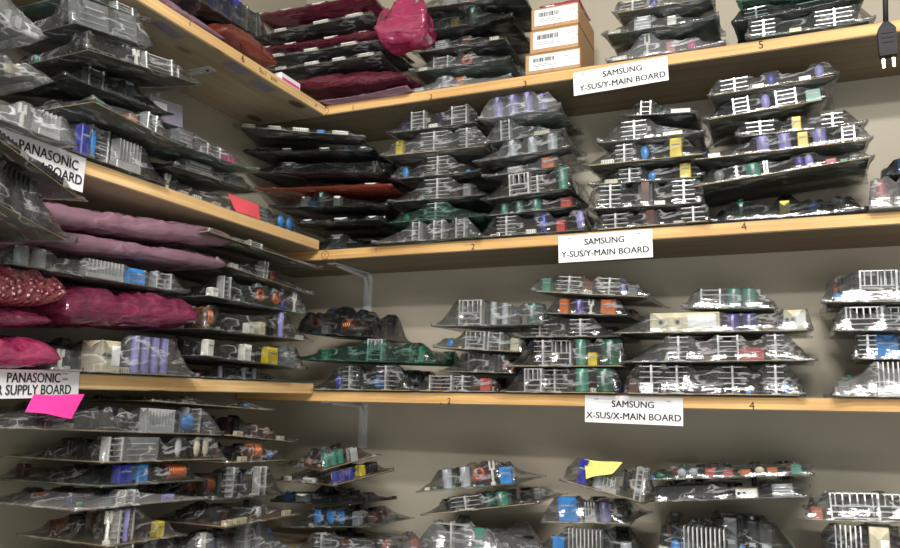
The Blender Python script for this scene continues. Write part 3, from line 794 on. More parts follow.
stack('B', 'fifth pile, middle back shelf', G, [
 (707, 97, 840, 75, 18, 'pcb_olive', 'film_hazy', 'L:.22::w.07 w:.08:w d:.5:U w:.4:w d:.86:v w:.75:w', 'board with blue capacitor and sinks', {'o': .01}),
 (703, 121, 829, 99, 24, 'pcb_olive', 'film_clear', 'J:.32::w.04 d:.52:v J:.68::w.05 b:.9:g:w.035:h.7', 'tent-bagged board with lavender part', {'sag': 1.0}),
 (735, 138, 868, 124, 18, 'pcb_dark', 'film_clear', 'L:.2::w.07 b:.48:y:w.022 L:.75::w.05', 'dark board with small yellow block', {'free': 1}),
 (690, 161, 873, 140, 24, 'pcb_olive', 'film_clear', 'w:.14:w:w.03 c:.42:v:w.03 c:.54:v:w.03 b:.64:y:h.95 c:.73:v:w.03 J:.88::w.03', 'wide board with three lavender capacitors', {'o': .02}),
 (688, 188, 876, 157, 24, 'pcb_olive', 'film_clear', 'd:.18:a:w.026 L:.28::w.014 c:.37:g:w.036 J:.44::w.012 d:.62:p:w.02 d:.67:v:w.02 b:.78:r:h.4 d:.9:a:h.5', 'wide board with one green capacitor', {'o': .025}),
 (708, 221, 868, 209, 30, 'pcb_dark', 'film_smoke', 'c:.22:G:w.036:h.55 b:.5:y:h.5 d:.68:u:h.45 d:.85:a:h.5 D:.4::h.3', 'black-bagged board with dim yellow part', {'o': .0}),
], TB[1])
stack('B', 'pile at the right edge, middle back shelf', G, [
 (884, 176, 990, 166, 40, 'pcb_dark', 'film_smoke', 'b:.2:u:h.4 S:.5', 'dark board with blue part', {}),
 (868, 209, 980, 200, 22, 'pcb_dark', 'film_white', 'd:.14:r F:.45::w.04 T:.7:w', 'board with pale wires', {'o': .02}),
], TB[1])
# ================= lower back shelf
G = 'bagged boards on the lower back shelf'
stack('B', 'first pile, lower back shelf', G, [
 (296, 333, 374, 338, 36, 'pcb_dark', 'film_smoke', 'o:.2:o:w.022:h.6 b:.35:w:h.25 k:.65:o:h.5:w.05', 'smoky board with orange ring and coil', {'free': 1}),
 (296, 360, 438, 364, 30, 'pcb_teal', 'film_green', 'b:.2:g:h.5 Q:.56::w.05 c:.8:G:w.02:h.8 c:.87:g:w.02:h.7', 'green board with bright small sink', {'o': .01}),
 (310, 393, 414, 393, 30, 'pcb_olive', 'film_clear', 'd:.25:U:h.6 L:.34::w.05 L:.72::w.06 d:.62:u:w.045:h.55', 'board with two finned sinks and blue capacitor', {'o': .02}),
], TB[2])
stack('B', 'second pile, lower back shelf', G, [
 (432, 327, 545, 325, 28, 'pcb_green', 'film_hazy', 'Q:.34::w.07 c:.54:s:w.018:h.9 c:.64:s:w.018:h.85 c:.88:G:w.04:h.8', 'green board with barred sink', {'o': .01}),
 (434, 348, 524, 353, 22, 'pcb_olive', 'film_hazy', 'd:.15:u:h.5 Q:.45::w.06 J:.66::w.04 b:.88:c:h.7', 'tilted board with blue part', {}),
 (440, 372, 516, 374, 22, 'pcb_dark', 'film_clear', 'c:.35:k:w.02 c:.55:k:w.02 c:.75:k:w.02 o:.9:o:h.6', 'board with three black capacitors', {}),
 (414, 392, 500, 392, 20, 'pcb_olive', 'film_clear', 'J:.3::w.07 L:.56::w.05 b:.82:r:w.03:h.8 w:.82:w:w.03', 'board with silver ladder sinks', {'o': .015}),
], TB[2])
stack('B', 'third pile, lower back shelf', G, [
 (531, 292, 650, 298, 20, 'pcb_olive', 'film_hazy', 'b:.12:g:h.8 L:.32::w.07 w:.42:c:w.05 L:.66::w.06 d:.74:v:h.8 b:.85:a:h.6', 'small board with cream socket', {'o': .01}),
 (541, 314, 630, 316, 22, 'pcb_dark', 'film_clear', 'b:.25:o:w.026 c:.42:p:w.026 T:.55:w b:.75:o:w.04', 'board with two orange blocks', {}),
 (514, 338, 622, 337, 22, 'pcb_dark', 'film_clear', 'L:.24::w.05 L:.62::w.06 D:.42::w.04', 'board with paired ladder sinks', {}),
 (508, 367, 626, 367, 26, 'pcb_olive', 'film_clear', 'L:.3::w.05 Q:.44::w.055 c:.62:g:w.028 b:.72:y:h.5 c:.86:G:w.05', 'board with wide green capacitor', {'o': .01}),
 (500, 394, 620, 394, 28, 'pcb_olive', 'film_clear', 'Q:.28::w.05 L:.44::w.07 c:.68:g:w.036 c:.86:G:w.045 w:.76:w', 'board with green capacitors beside sinks', {'o': .02}),
], TB[2])
stack('B', 'fourth pile, lower back shelf', G, [
 (682, 309, 779, 309, 22, 'pcb_green', 'film_hazy', 'J:.3::w.05 c:.54:g:w.032 c:.7:g:w.032', 'small board with twin green capacitors', {'sag': 1.0}),
 (612, 334, 814, 331, 22, 'pcb_olive', 'film_hazy', 'B:.38::w.17 c:.62:p:w.03:h.85 c:.7:p:w.03:h.85 b:.8:n:h.8 B:.93::w.05', 'long board with cream shield box', {'o': .01}),
 (624, 363, 818, 361, 26, 'pcb_olive', 'film_hazy', 'L:.3::w.05 b:.45:n:w.03:h.7 J:.56::w.05 b:.68:r:w.055:h.5 L:.8::w.04', 'long hazy board with red block', {'o': .02, 'm': .02}),
 (622, 395, 806, 395, 28, 'pcb_olive', 'film_clear', 'b:.05:n:h.5 L:.17::w.06 L:.31::w.06 D:.5::w.06:h.5 L:.62::w.07 L:.85::w.04 d:.9:u:h.4', 'long board with four ladder sinks', {'o': .02}),
], TB[2])
stack('B', 'rightmost pile, lower back shelf', G, [
 (820, 303, 925, 302, 34, 'pcb_olive', 'film_hazy', 'Q:.58::w.08 Q:.9::w.07 d:.18:u:h.3', 'hazy board with bright barred sinks', {'sag': 1.0}),
 (832, 332, 935, 330, 26, 'pcb_dark', 'film_hazy', 'd:.12:r:h.4 Q:.35::w.08 Q:.75::w.09', 'board with two white-framed sinks', {'o': .015}),
 (852, 360, 935, 360, 22, 'pcb_dark', 'film_clear', 'L:.15::w.04 b:.45:u:w.05 S:.8', 'dark board with big blue block', {}),
 (832, 395, 940, 394, 30, 'pcb_brown', 'film_white', 'F:.6::w.07 B:.6::w.05:h.95:v.5 b:.12:a:h.4', 'white-hazed board on brown base', {'o': .02}),
], TB[2])
# ================= bottom back shelf
G = 'bagged boards on the bottom back shelf'
stack('B', 'corner pile, bottom shelf', G, [
 (280, 465, 324, 472, 16, 'pcb_brown', 'film_clear', 'c:.86:g:w.024:h1:v.12 c:.86:g:w.024:h1:v.25 c:.86:g:w.022:h1:v.36 J:.9::w.025:h.9:v.55 k:.55:o:h.4:v.1', 'tan board with green capacitors', {'o': (-.05, .06), 'd': .2, 'tilt': 11}),
 (273, 481, 336, 487, 12, 'pcb_brown', 'film_clear', 'c:.86:U:w.024:h1:v.12 c:.86:p:w.024:h1:v.24 c:.86:U:w.024:h1:v.36 b:.86:y:h1:v.55 w:.55:w:w.05 w:.2:w', 'brown board with deep blue capacitors', {'o': (-.05, .07), 'd': .22, 'tilt': 8}),
 (272, 502, 352, 506, 18, 'pcb_dark', 'film_smoke', 'b:.35:w:w.045:h.5 b:.15:u:h.6 D:.7::h.5 d:.55:a', 'black board with white block', {'o': (-.02, .05), 'd': .2}),
 (286, 528, 372, 528, 20, 'pcb_dark', 'film_clear', 'd:.35:u:w.03 d:.5:u:w.03 d:.62:u:w.03 b:.8:a:h.8', 'black board with blue capacitors', {'o': (0, .04), 'd': .22}),
 (296, 556, 392, 556, 20, 'pcb_dark', 'film_hazy', 'L:.25::w.05 b:.5:n:h.8 w:.6:y d:.9:r', 'crumpled bag with finned sink', {'o': .04}),
], TB[3])
stack('B', 'pile with silver cylinders, bottom shelf', G, [
 (416, 493, 518, 485, 26, 'pcb_green', 'film_clear', 'c:.3:s:w.028:h.8 c:.48:s:w.028:h.85 o:.62:o:w.03 T:.75:w b:.88:u:w.032:h.7', 'board with two silver capacitors', {'o': .02}),
 (422, 516, 540, 504, 22, 'pcb_olive', 'film_clear', 'L:.38::w.09 c:.55:g:w.03 c:.68:g:w.034', 'board with ladder sink and green capacitors', {'o': .02}),
 (396, 549, 536, 548, 28, 'pcb_olive', 'film_white', 'b:.13:r:h.5 L:.4::w.09 b:.6:g:h.9 F:.7::w.05:h.6', 'big crinkled whitish bag over board', {'o': .05, 'm': .03}),
], TB[3])
stack('B', 'pile under yellow-tagged bag, bottom shelf', G, [
 (561, 481, 646, 505, 34, 'pcb_olive', 'film_clear', 'b:.22:U:h.8 F:.55::w.04:h.5 c:.4:s:h.6 J:.88::w.02', 'tipped board holding a yellow sheet', {'o': (.06, .10), 'd': .13}),
 (541, 523, 632, 525, 26, 'pcb_olive', 'film_hazy', 'b:.3:u:w.05 F:.55::w.03:h.8 c:.7:v:h.8', 'crinkled board with blue block', {'o': .03}),
 (540, 553, 640, 553, 22, 'pcb_green', 'film_clear', 'b:.18:u:w.03:h.8 F:.45::w.09 c:.7:k:h.8 c:.85:s:h.8', 'board with comb sink', {'o': .04}),
], TB[3])
stack('B', 'wide pile, bottom shelf', G, [
 (640, 481, 816, 476, 13, 'pcb_teal', 'film_clear', 'd:.12:g:h.5 d:.25:s:h.9 d:.32:s:h.9 b:.42:r:h.8 b:.52:r:h.6 b:.62:o:h.6 d:.7:c:h.8 b:.77:o:h.7 b:.9:g:h.9', 'long green board with reddish parts', {'o': .01}),
 (636, 503, 812, 498, 14, 'pcb_dark', 'film_clear', 'D:.3::w.14:h.8 B:.65::w.05:h.5 S:.85::h.7', 'long black board in clear film', {'o': .01}),
 (646, 556, 806, 556, 46, 'pcb_green', 'film_clear', 'b:.11:w:w.02:h.5 d:.19:u:w.03:h.62 F:.38::w.1:h.78 d:.62:u:w.028:h.62 c:.78:c:w.022:h.4 b:.76:k:w.03:h.85:v.3 c:.66:k:w.04:h.9:v.5 b:.9:k:w.04:h.5 t:.5:k:w.06:h.9:v.6', 'board with tall comb sink and blue discs', {'o': .05}),  # black parts towards the back stand in for the deep shadow there
], TB[3])
stack('B', 'right-hand pile, bottom shelf', G, [
 (804, 521, 925, 524, 32, 'pcb_brown', 'film_hazy', 'b:.12:o:h.4 Q:.45::w.1:h.9 Q:.75::w.07:h.85', 'pinkish-bagged board with white-framed sink', {'o': .03}),
 (818, 556, 935, 556, 28, 'pcb_dark', 'film_clear', 'F:.28::w.06 B:.55::w.04 w:.3:w', 'dark board with comb sink', {'o': .04}),
], TB[3])
# ================= left shelves
G = 'bags on the top left shelf'
stack('L', 'near end, top left shelf', G, [
 (120, -18, 226, 42, 16, 'pcb_dark', 'Pfilm_mauve', '', 'long mauve antistatic bag lying', {'o': -.01, 'd': .2, 'pw': 3})], TL[0])
stack('L', 'far pile, top left shelf', G, [
 (188, -5, 268, 44, 30, 'pcb_dark', 'film_smoke', 'b:.4:U:w.06 b:.6:U:w.04 J:.8', 'smoky bag with deep blue block inside', {'o': -.05, 'd': .2, 'free': 1}),
 (224, 41, 278, 76, 13, 'pcb_dark', 'Pfilm_rust', '', 'red antistatic bag', {'o': .0, 'd': .2, 'pw': 3}),
], TL[0])
G = 'bagged boards on the middle left shelf'
stack('L', 'nearest pile, middle left shelf', G, [
 (-70, -10, 44, 56, 60, 'pcb_dark', 'Pfilm_white', '', 'large crumpled clear bag', {'o': .02, 'amp': .35, 'pw': 2.4, 'name': 'crumpled_clear_bag', 'cat': 'plastic bag'}),
 (-70, 60, 56, 96, 40, 'pcb_dark', 'Pfilm_hazy', '', 'rumpled clear bag with blue tint', {'o': .04, 'amp': .35, 'pw': 2.6, 'name': 'crumpled_clear_bag', 'cat': 'plastic bag'}),
 (-60, 104, 76, 148, 28, 'pcb_dark', 'film_white', 'T:.6:w F:.8::w.05', 'white-hazed flat bag', {'o': .04}),
], TL[1])
stack('L', 'second pile, middle left shelf', G, [
 (74, -8, 149, 23, 12, 'pcb_teal', 'film_clear', 'b:.3:a J:.7', 'green-bottomed board', {'o': .0}),
 (70, 22, 152, 48, 18, 'pcb_dark', 'film_hazy', 'S:.3::w.08 S:.7::w.06', 'hazy board with grey sinks', {'o': .02}),
 (84, 49, 203, 86, 22, 'pcb_dark', 'film_clear', 'D:.2::w.1 T:.45:w J:.62::w.08 J:.8::w.05', 'large dark board with black sinks', {'o': .06}),
 (62, 76, 172, 116, 22, 'pcb_dark', 'film_smoke', 'J:.3::w.04 b:.6:a', 'black smoky board', {'o': .01}),
 (90, 100, 184, 147, 22, 'pcb_olive', 'film_hazy', 'b:.45:o:h.4 J:.65::w.03', 'olive board with orange part', {'o': .05}),
 (64, 142, 168, 178, 22, 'pcb_dark', 'film_clear', 'b:.2:U:w.02:h.8 d:.3:u:w.016:h.8 F:.62::w.07:h.8 J:.42', 'board with blue capacitors and comb sink', {'o': .01}),
], TL[1])
stack('L', 'third pile, middle left shelf', G, [
 (168, 141, 258, 173, 26, 'pcb_green', 'film_hazy', 'S:.2::h.7 J:.5::w.05:h.5 b:.7:m:h.3', 'tented green board', {'o': .03, 'sag': 1.0}),
 (172, 166, 262, 194, 16, 'pcb_dark', 'film_clear', 'S:.3::w.1 b:.7:a:w.05', 'grey-blue board', {'o': .01}),
 (150, 184, 300, 230, 14, 'pcb_dark', 'film_clear', 'T:.12:w w:.2:c w:.28:w w:.4:c w:.5:w S:.7::w.07 d:.88:u:w.03 d:.95:u:w.03', 'long board ending in blue capacitors', {'o': -.02}),
], TL[1])
G = 'bags and boards on the lower left shelf'
stack('L', 'upper near pile, lower left shelf', G, [
 (-30, 118, 84, 202, 14, 'pcb_olive', 'film_clear', 'D:.3 D:.7', 'olive board jutting over the paper sign', {'o': (.27, .10), 'd': .24, 'free': 1}),
 (-50, 178, 72, 244, 14, 'pcb_olive', 'film_hazy', 'D:.5', 'olive board jutting out', {'o': (.22, .11), 'd': .2}),
], None)
stack('L', 'nearest pile, lower left shelf', G, [
 (-60, 302, 68, 308, 44, 'pcb_dark', 'Pfilm_bubble', '', 'red bubble-wrap pouch', {'o': .05, 'bub': True, 'pw': 6, 'name': 'bubble_pouch'}),
 (-60, 326, 54, 328, 24, 'pcb_dark', 'Pfilm_magenta', '', 'dull rose antistatic bag', {'o': .04, 'pw': 6, 'amp': .2}),
 (-60, 370, 62, 368, 42, 'pcb_dark', 'Pfilm_hotpink', '', 'hot pink antistatic bag', {'o': .05, 'pw': 6, 'amp': .24}),
], TL[2])
stack('L', 'middle pile, lower left shelf', G, [
 (22, 222, 236, 249, 24, 'pcb_dark', 'Pfilm_mauve', '', 'long mauve antistatic bag', {'o': .02, 'pw': 9, 'amp': .10}),
 (54, 247, 229, 271, 18, 'pcb_dark', 'Pfilm_mauve', '', 'folded mauve antistatic bag', {'o': .03, 'pw': 9, 'amp': .10}),
 (4, 264, 188, 294, 22, 'pcb_dark', 'film_hazy', 'c:.1:s:w.026 c:.18:s:w.026 F:.5::w.1 b:.68:u:w.05:h.9 J:.85', 'board with comb sink and blue block', {'o': .02}),
 (64, 325, 200, 330, 30, 'pcb_dark', 'Pfilm_magenta', '', 'magenta antistatic bag', {'o': .05, 'pw': 7, 'amp': .12}),
 (48, 366, 198, 374, 40, 'pcb_brown', 'film_hazy', 'T:.1:w:h.5 B:.38::w.05:h.8 c:.56:v:w.018 c:.63:v:w.018 c:.7:v:w.018 c:.77:v:w.018 w:.5:c:w.05', 'board with four lavender capacitors', {'o': .02, 'm': .02}),
], TL[2])
stack('L', 'far pile, lower left shelf', G, [
 (206, 231, 322, 270, 8, 'pcb_olive', 'film_clear', 'J:.4::h.9', 'long thin board', {'o': .05, 'd': .2}),
 (214, 262, 312, 295, 18, 'pcb_olive', 'film_clear', 'w:.2:w J:.5::w.02 d:.6:r:h.7', 'board with small red disc', {'o': .02}),
 (206, 296, 305, 315, 22, 'pcb_dark', 'film_clear', 'b:.1:w:h.4 J:.2::w.03 o:.55:o:w.024 o:.72:o:w.024 d:.8:U:h.5 T:.93:w', 'board with two copper rings', {'o': .02}),
 (202, 329, 312, 342, 24, 'pcb_dark', 'film_clear', 'k:.08:o:h.8:w.02 b:.42:w:h.4 b:.52:c:h.5 c:.72:v:w.016 w:.9:w', 'board with lavender cylinder', {'o': .03}),
 (200, 356, 306, 370, 26, 'pcb_dark', 'film_clear', 'b:.1:w:w.024:h.7 b:.42:w:w.03:h.75 b:.66:y:w.05:h.8 S:.84::w.04', 'board with yellow block', {'o': .03}),
 (200, 377, 290, 384, 14, 'pcb_dark', 'film_clear', 'c:.25:s:w.012 c:.5:s:w.012 c:.62:s:w.012', 'dark board with tiny silver capacitors', {'o': .0}),
], TL[2])
G = 'bagged boards on the bottom left shelf'
stack('L', 'near pile, bottom left shelf', G, [
 (-40, 428, 222, 436, 32, 'pcb_olive', 'film_hazy', 'b:.3:a:h.5 w:.34:c:w.06 c:.5:k:w.04:h.8 F:.7::w.09:h.85 d:.84:u:w.045:h.75 J:.9', 'wide board with magenta sheet', {'o': .03}),
 (100, 464, 226, 460, 24, 'pcb_brown', 'film_clear', 'J:.12::w.04 S:.3::w.1 w:.22:w:w.07 d:.62:s:w.02 d:.78:c:w.02 d:.86:c:w.02', 'brown board with white strip', {'o': .05, 'd': .3}),
 (98, 488, 206, 481, 20, 'pcb_green', 'film_clear', 'b:.25:U:w.04 b:.4:u:w.03 k:.72:o:w.06', 'green board with copper winding', {'o': .04, 'd': .3}),
 (72, 512, 206, 499, 14, 'pcb_brown', 'film_white', 'J:.4::w.03 w:.7:v', 'low board in whitish film', {'o': .06, 'd': .28}),
 (103, 549, 184, 536, 32, 'pcb_brown', 'film_clear', 'T:.08:w L:.2::w.02 c:.32:v:w.012 J:.36::w.04 b:.72:y:w.02:h.5', 'board with yellow capacitor', {'o': .07, 'd': .26}),
 (80, 600, 182, 576, 20, 'pcb_olive', 'film_hazy', 'J:.4 b:.7:a', 'hazy board', {'o': .04}),
], TL[3])
stack('L', 'middle pile, bottom left shelf', G, [
 (150, 402, 272, 411, 9, 'pcb_brown', 'film_clear', 'b:.3:n:h.9 d:.8:u:h.8', 'flat board close under the shelf', {'o': .0}),
 (226, 436, 296, 443, 16, 'pcb_brown', 'film_clear', 'w:.2:c:w.03 b:.5:n:w.05:h.6 w:.8:w', 'brown board with pale plug', {'o': -.02}),
 (224, 464, 290, 461, 24, 'pcb_olive', 'film_clear', 'w:.3:c k:.5:o:w.04 d:.75:u:h.6 w:.7:w', 'board with copper coil and blue part', {'o': .02}),
 (210, 501, 284, 495, 30, 'pcb_dark', 'film_clear', 'L:.3::w.03 J:.7::w.03', 'crumpled board with upright sink', {'o': .03}),
 (222, 529, 300, 515, 18, 'pcb_brown', 'film_clear', 'w:.25:c:w.04 w:.1:c d:.5:s:h.8 w:.85:c', 'brown board with cream sockets', {'o': .08, 'd': .24}),
 (196, 558, 300, 548, 22, 'pcb_dark', 'film_white', 'd:.5:s d:.6:s w:.85:w T:.1:w', 'rumpled whitish bag', {'o': .04}),
], TL[3])
# ------------------------------------------------------------------ loose things
def carton(A, B, H, D, label):
    mw = frame(A, B); W = (B-A).length
    root = empty('cardboard_box', mw, label, 'box', 'cardboard boxes on the top back shelf')
    b = MB(); b.box(0, W, 0, D, 0, H, 'cardboard'); o = b.obj('carton', root)
    bm = bmesh.new(); bm.from_mesh(o.data); bmesh.ops.bevel(bm, geom=list(bm.edges), offset=.0015, segments=2, affect='EDGES'); bm.to_mesh(o.data); bm.free()
    b = MB(); b.box(W*.485, W*.5, -.0002, .0002, .002, H-.002, 'cardboard_dark'); b.box(W*.002, W*.998, -.0006, -.0001, H*.965, H*.975, 'cardboard_dark'); b.obj('flap_seam', root)
    lb = MB(); lx0, lx1 = W*.07, W*.985; lb.box(lx0, lx1, -.0012, -.0004, H*.17, H*.9, 'paper_white'); L = lb.obj('shipping_label', root)
    bc = MB(); x = lx0+.012; r = random.Random(int(W*1e5))
    while x < lx0+.075:
        w = r.choice([.0012, .002, .003]); bc.box(x, x+w, -.0016, -.0012, H*.56, H*.76, 'ink_black'); x += w+r.choice([.001, .002])
    bc.obj('barcode', L)
    bc = MB()
    for k, (a, z, w) in enumerate([(.012, .42, .05), (.012, .34, .07), (.10, .66, .02), (.11, .36, .012), (.125, .5, .014)]):
        bc.box(lx0+a, lx0+a+w, -.0016, -.0012, H*z, H*z+.0016, 'plastic_grey')
    bc.obj('fine_print', L)
    return root
zz = TB[0]+.001
cr = [(525, 580, 79, 55, 'lowest carton with white barcode sticker, above the numeral 3'), (529.5, 578, 55, 31, 'middle carton of three with a barcode sticker above numeral 3'), (531, 578, 31, 9, 'top carton of three with a pink bag resting on it')]
pts = []
for (x0, x1, ya, yb, lab) in cr:
    A = at_y(x0, ya-1, .0); B = at_y(x1, ya-9, .0); T = at_y(x0, yb, .0)
    pts.append((A, B, T, lab))
hs = (T.z - A.z)
for k, (A, B, T, lab) in enumerate(pts):
    H = pts[0][2].z-TB[0] if k == 0 else pts[k][2].z-pts[k-1][2].z
    H = .060 if H < .03 or H > .09 else H
    A2 = Vector((A.x, .004, zz)); B2 = Vector((B.x, .004, zz)); carton(A2, B2, H-.001, .2, lab); zz += H
A = Vector((pts[2][0].x+.02, .02, zz)); pillow(frame(A, A+Vector((.12, 0, 0))), .12, .14, .028, 'film_hotpink', 'small crimson bag lying on the top carton', 'cardboard boxes on the top back shelf', 5)

# power plug hanging from its cord in front of the right end of the top shelf
PY = -.62
def pw(x, y): return at_y(x, y, PY)
p0 = pw(886, 26)
sc_ = (PY+CAMD)/F
root = empty('power_plug', Matrix.Translation(p0), 'black two-pin power plug hanging on its cord at the top right', 'plug')
b = MB(); w = 7.5*sc_; h = 30*sc_
prof = [(.25, .16), (.38, .1), (.85, -.08), (1, -.16), (1, -.85), (.92, -1)]
for (k, z) in prof:
    for (sx, sy) in ((-1, -1), (1, -1), (1, 1), (-1, 1)): b.v.append((sx*w*k, sy*w*.65*k, z*h))
for i in range(len(prof)-1):
    for j in range(4): l = (j+1) % 4; b.face([4*i+l, 4*i+j, 4*i+4+j, 4*i+4+l], 'rubber_black')
b.face([0, 1, 2, 3], 'rubber_black'); n = 4*(len(prof)-1); b.face([n+3, n+2, n+1, n], 'rubber_black')
for z in (-.3, -.45, -.6): b.box(-w*.7, w*.7, -w*.72, -w*.6, z*h, z*h+.0015, 'rubber_black')
b.obj('plug_body', root)
for sx in (-1, 1):
    b = MB(); b.box(sx*w*.55-.0026, sx*w*.55+.0026, -.001, .001, -h-.019, -h, 'brass', .0004); b.box(sx*w*.55-.0012, sx*w*.55+.0012, -.0012, -.0008, -h-.014, -h-.011, 'screw_dark'); b.obj('plug_pin', root)
b = MB(); pt = []
for i in range(26):
    t = i/25; pt.append((.010*math.sin(t*4)+.02*t, .06*t, h*.12+t*(1.745-p0.z-h*.12)))
b.tube(pt, .0042, 'rubber_black', 8); b.obj('power_cord', root, smooth=True)

# shelf brackets of folded steel
def bracket(P, d_arm, L, drop, label):
    """P: top of the wall flange; d_arm: outward unit vector"""
    root = empty('shelf_bracket', Matrix.Translation(P), label, 'bracket', 'steel shelf brackets')
    s = Vector((0, 0, 1)).cross(d_arm)
    def plate(name, a, b_, hw, th, nrm):
        mb = MB()
        for q in (a, b_):
            for (e, f) in ((-1, 0), (1, 0), (1, 1), (-1, 1)): mb.v.append(tuple(q + s*hw*e + nrm*th*f))
        for j in range(4): l = (j+1) % 4; mb.face([j, l, 4+l, 4+j], 'bracket_steel')
        mb.face([3, 2, 1, 0], 'bracket_steel'); mb.face([4, 5, 6, 7], 'bracket_steel')
        return mb.obj(name, root)
    dz = Vector((0, 0, -1))
    plate('wall_flange', Vector((0, 0, -.018)), dz*drop, .016, .004, d_arm)
    plate('shelf_arm', d_arm*.018, d_arm*L, .016, .004, dz)
    mb = MB(); arc = [(.0015+.0165*(1-math.cos(i*math.pi/12)), -.0165*(1-math.sin(i*math.pi/12))-.0015) for i in range(7)]
    for (a, z) in arc:
        for e in (-1, 1): mb.v.append(tuple(d_arm*a + Vector((0, 0, z)) + s*.016*e))
    for i in range(6): mb.face([2*i, 2*i+1, 2*i+3, 2*i+2], 'bracket_steel')
    mb.obj('bend', root)
    # rib
    mb = MB(); rib = [(d_arm*.003 + dz*drop*.75), (d_arm*.012+dz*.04), (d_arm*.03+dz*.014), (d_arm*L*.8+dz*.003)]
    mb.tube(rib, .007, 'bracket_steel', 6); mb.obj('stiffening_rib', root)
    for q in (.3, .62):
        mb = MB(); c = dz*drop*q + d_arm*.0031
        mb.tube([c, c+d_arm*.003], .0042, 'screw_dark', 10); mb.obj('screw', root)
        mb = MB(); c = d_arm*L*(q+.3) + dz*.0031
        mb.tube([c, c+dz*.003], .0042, 'screw_dark', 10); mb.obj('screw', root)
P = at_y(369, 272, YW-.0005)
bracket(Vector((P.x, YW-.0005, ZB[1]-.0005)), Vector((0, -1, 0)), .24, .17, 'grey steel bracket on the back wall under the middle shelf')
P2 = at_y(364, 410, YW-.0005)
bracket(Vector((P2.x, YW-.0005, ZB[2]-.0005)), Vector((0, -1, 0)), .24, .15, 'grey steel bracket on the back wall under the lower shelf')
PL = at_x(165, 60, XW+.03)
bracket(Vector((XW+.0005, PL.y, ZL[0]-.0005)), Vector((1, 0, 0)), .2, .15, 'grey steel bracket under the top left shelf')
# pale stickers on the underside of the top left shelf
def sticker_at(px, py, w, d, lab, rot=0.0):
    r = ray(px, py); P = CAM + r*((ZL[0]-.0004)/r.z)
    o_ = MB(); c, s_ = math.cos(rot), math.sin(rot)
    def q(a, e, z): return (a*c-e*s_, a*s_+e*c, z)
    o_.v = [q(-w, -d, 0), q(w, -d, 0), q(w, d, 0), q(-w, d, 0), q(-w, -d, -.0006), q(w, -d, -.0006), q(w, d, -.0006), q(-w, d, -.0006)]
    for f in ((0, 1, 2, 3), (7, 6, 5, 4), (0, 4, 5, 1), (1, 5, 6, 2), (2, 6, 7, 3), (3, 7, 4, 0)): o_.face(list(f), 'box_lavender')
    ob = o_.obj('paper_sticker', loc=(P.x, P.y, ZL[0]-.0004)); tag(ob, lab, 'sticker', 'stickers under the top left shelf')
sticker_at(168, 30, .018, .045, 'grey sticker under the top left shelf, nearest of three', .1)
sticker_at(236, 68, .02, .04, 'grey sticker under the top left shelf beside numeral 6', .05)
sticker_at(262, 86, .02, .045, 'grey sticker under the top left shelf, farthest of three', .0)

# coloured sheets inside and on bags
def sheet(corners, mat, name, label, cat, group=None, bow=.004):
    """a thin sheet through four world points, slightly bowed"""
    a, b_, c, d = corners; nx, ny = 10, 6; mb = MB(); nrm = (b_-a).cross(d-a).normalized()
    base = (a+b_+c+d)/4
    for j in range(ny+1):
        for i in range(nx+1):
            u, v = i/nx, j/ny
            p = (a*(1-u)+b_*u)*(1-v) + (d*(1-u)+c*u)*v + nrm*bow*math.sin(u*5+v*3) - base
            mb.v.append(tuple(p))
    for j in range(ny):
        for i in range(nx): q = j*(nx+1)+i; mb.face([q, q+1, q+nx+2, q+nx+1], mat)
    o = mb.obj(name, smooth=True, loc=tuple(base)); tag(o, label, cat, group); return o
X_ = XL+.062
sheet([at_x(34, 394, X_-.04), at_x(84, 395, X_-.04), at_x(72, 418, X_), at_x(25, 412, X_)], 'paper_magenta', 'paper_slip', 'bright magenta paper slip on the top bag under the lower left sign', 'paper', bow=.002)
sheet([at_y(584, 459, -.055), at_y(623, 463, -.065), at_y(612, 473, -.098), at_y(586, 479, -.092)], 'paper_yellow', 'paper_slip', 'pale yellow paper slip on the tipped bag, bottom shelf', 'paper', bow=.003)
X_ = XL-.004
q_ = [at_x(228, 193, X_-.004), at_x(258, 205, X_-.004), at_x(261, 214, X_), at_x(236, 207, X_)]
for v_ in q_[2:]: v_.z = TL[1]+.0022
sheet(q_, 'paper_red', 'paper_slip', 'red paper slip by the edge of the middle left shelf', 'paper', bow=.001)
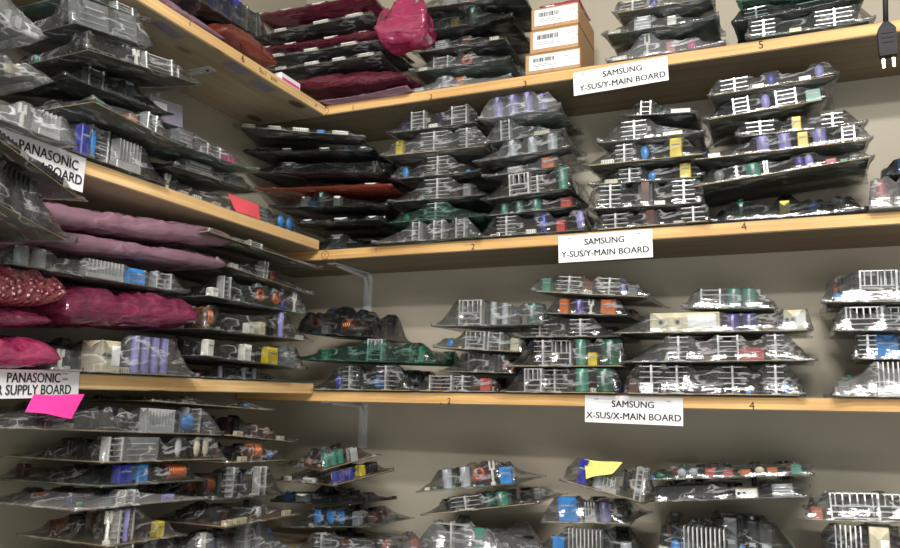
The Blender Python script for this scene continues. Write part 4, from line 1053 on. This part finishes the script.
A = at_x(150, 118, XL-.02); B = at_x(183, 128, XL-.02)
root = empty('small_carton', frame(A, B), 'small lavender-grey carton wedged above the third pile, middle left shelf', 'box')
W = (B-A).length; b = MB(); b.box(0, W, 0, .12, 0, .055, 'box_lavender', .001); b.obj('carton', root)
b = MB(); b.box(W*.1, W*.5, -.0008, -.0002, .02, .045, 'paper_white'); b.obj('sticker', root)
A = at_x(281, 82, XL-.005); B = at_x(300, 93, XL-.005); A.z = B.z = TL[0]+.001
root = empty('small_carton', frame(A, B), 'tiny pink and white box at the far end of the top left shelf', 'box')
W = (B-A).length; b = MB(); b.box(0, W, 0, .06, 0, .022, 'paper_white', .001); b.obj('carton', root)
b = MB(); b.box(W*.05, W*.95, -.0008, -.0002, .002, .009, 'paper_magenta'); b.obj('sticker', root)

# ------------------------------------------------------------------ light
def area(name, loc, rot, sx, sy, power, col):
    l = bpy.data.lights.new(name, 'AREA'); l.shape = 'RECTANGLE'; l.size = sx; l.size_y = sy; l.energy = power; l.color = col
    o = bpy.data.objects.new(name, l); COL.objects.link(o); o.location = loc; o.rotation_euler = rot; return o
area('tube_light_front', (.1, -1.9, 1.66), (math.radians(28), 0, 0), 1.3, .12, 52, (1, .97, .93))
area('tube_light_rear', (.5, -3.2, 1.7), (math.radians(38), 0, 0), 1.3, .12, 60, (1, .97, .94))
area('tube_light_left', (-.4, -2.6, 1.5), (math.radians(40), 0, math.radians(30)), .12, 1.0, 22, (1, .97, .94))
area('room_bounce', (.7, -3.8, -.7), (math.radians(112), 0, math.radians(10)), 2.4, 1.4, 42, (.98, .98, .95))
w = bpy.data.worlds.new('world'); SC.world = w; w.use_nodes = True
w.node_tree.nodes['Background'].inputs[0].default_value = (.75, .74, .72, 1); w.node_tree.nodes['Background'].inputs[1].default_value = .45
SC.view_settings.view_transform = 'Standard'; SC.view_settings.look = 'None'; SC.view_settings.exposure = 0
SC.cycles.transparent_max_bounces = 24
SC.cycles.max_bounces = 8
SC.cycles.sample_clamp_indirect = 4
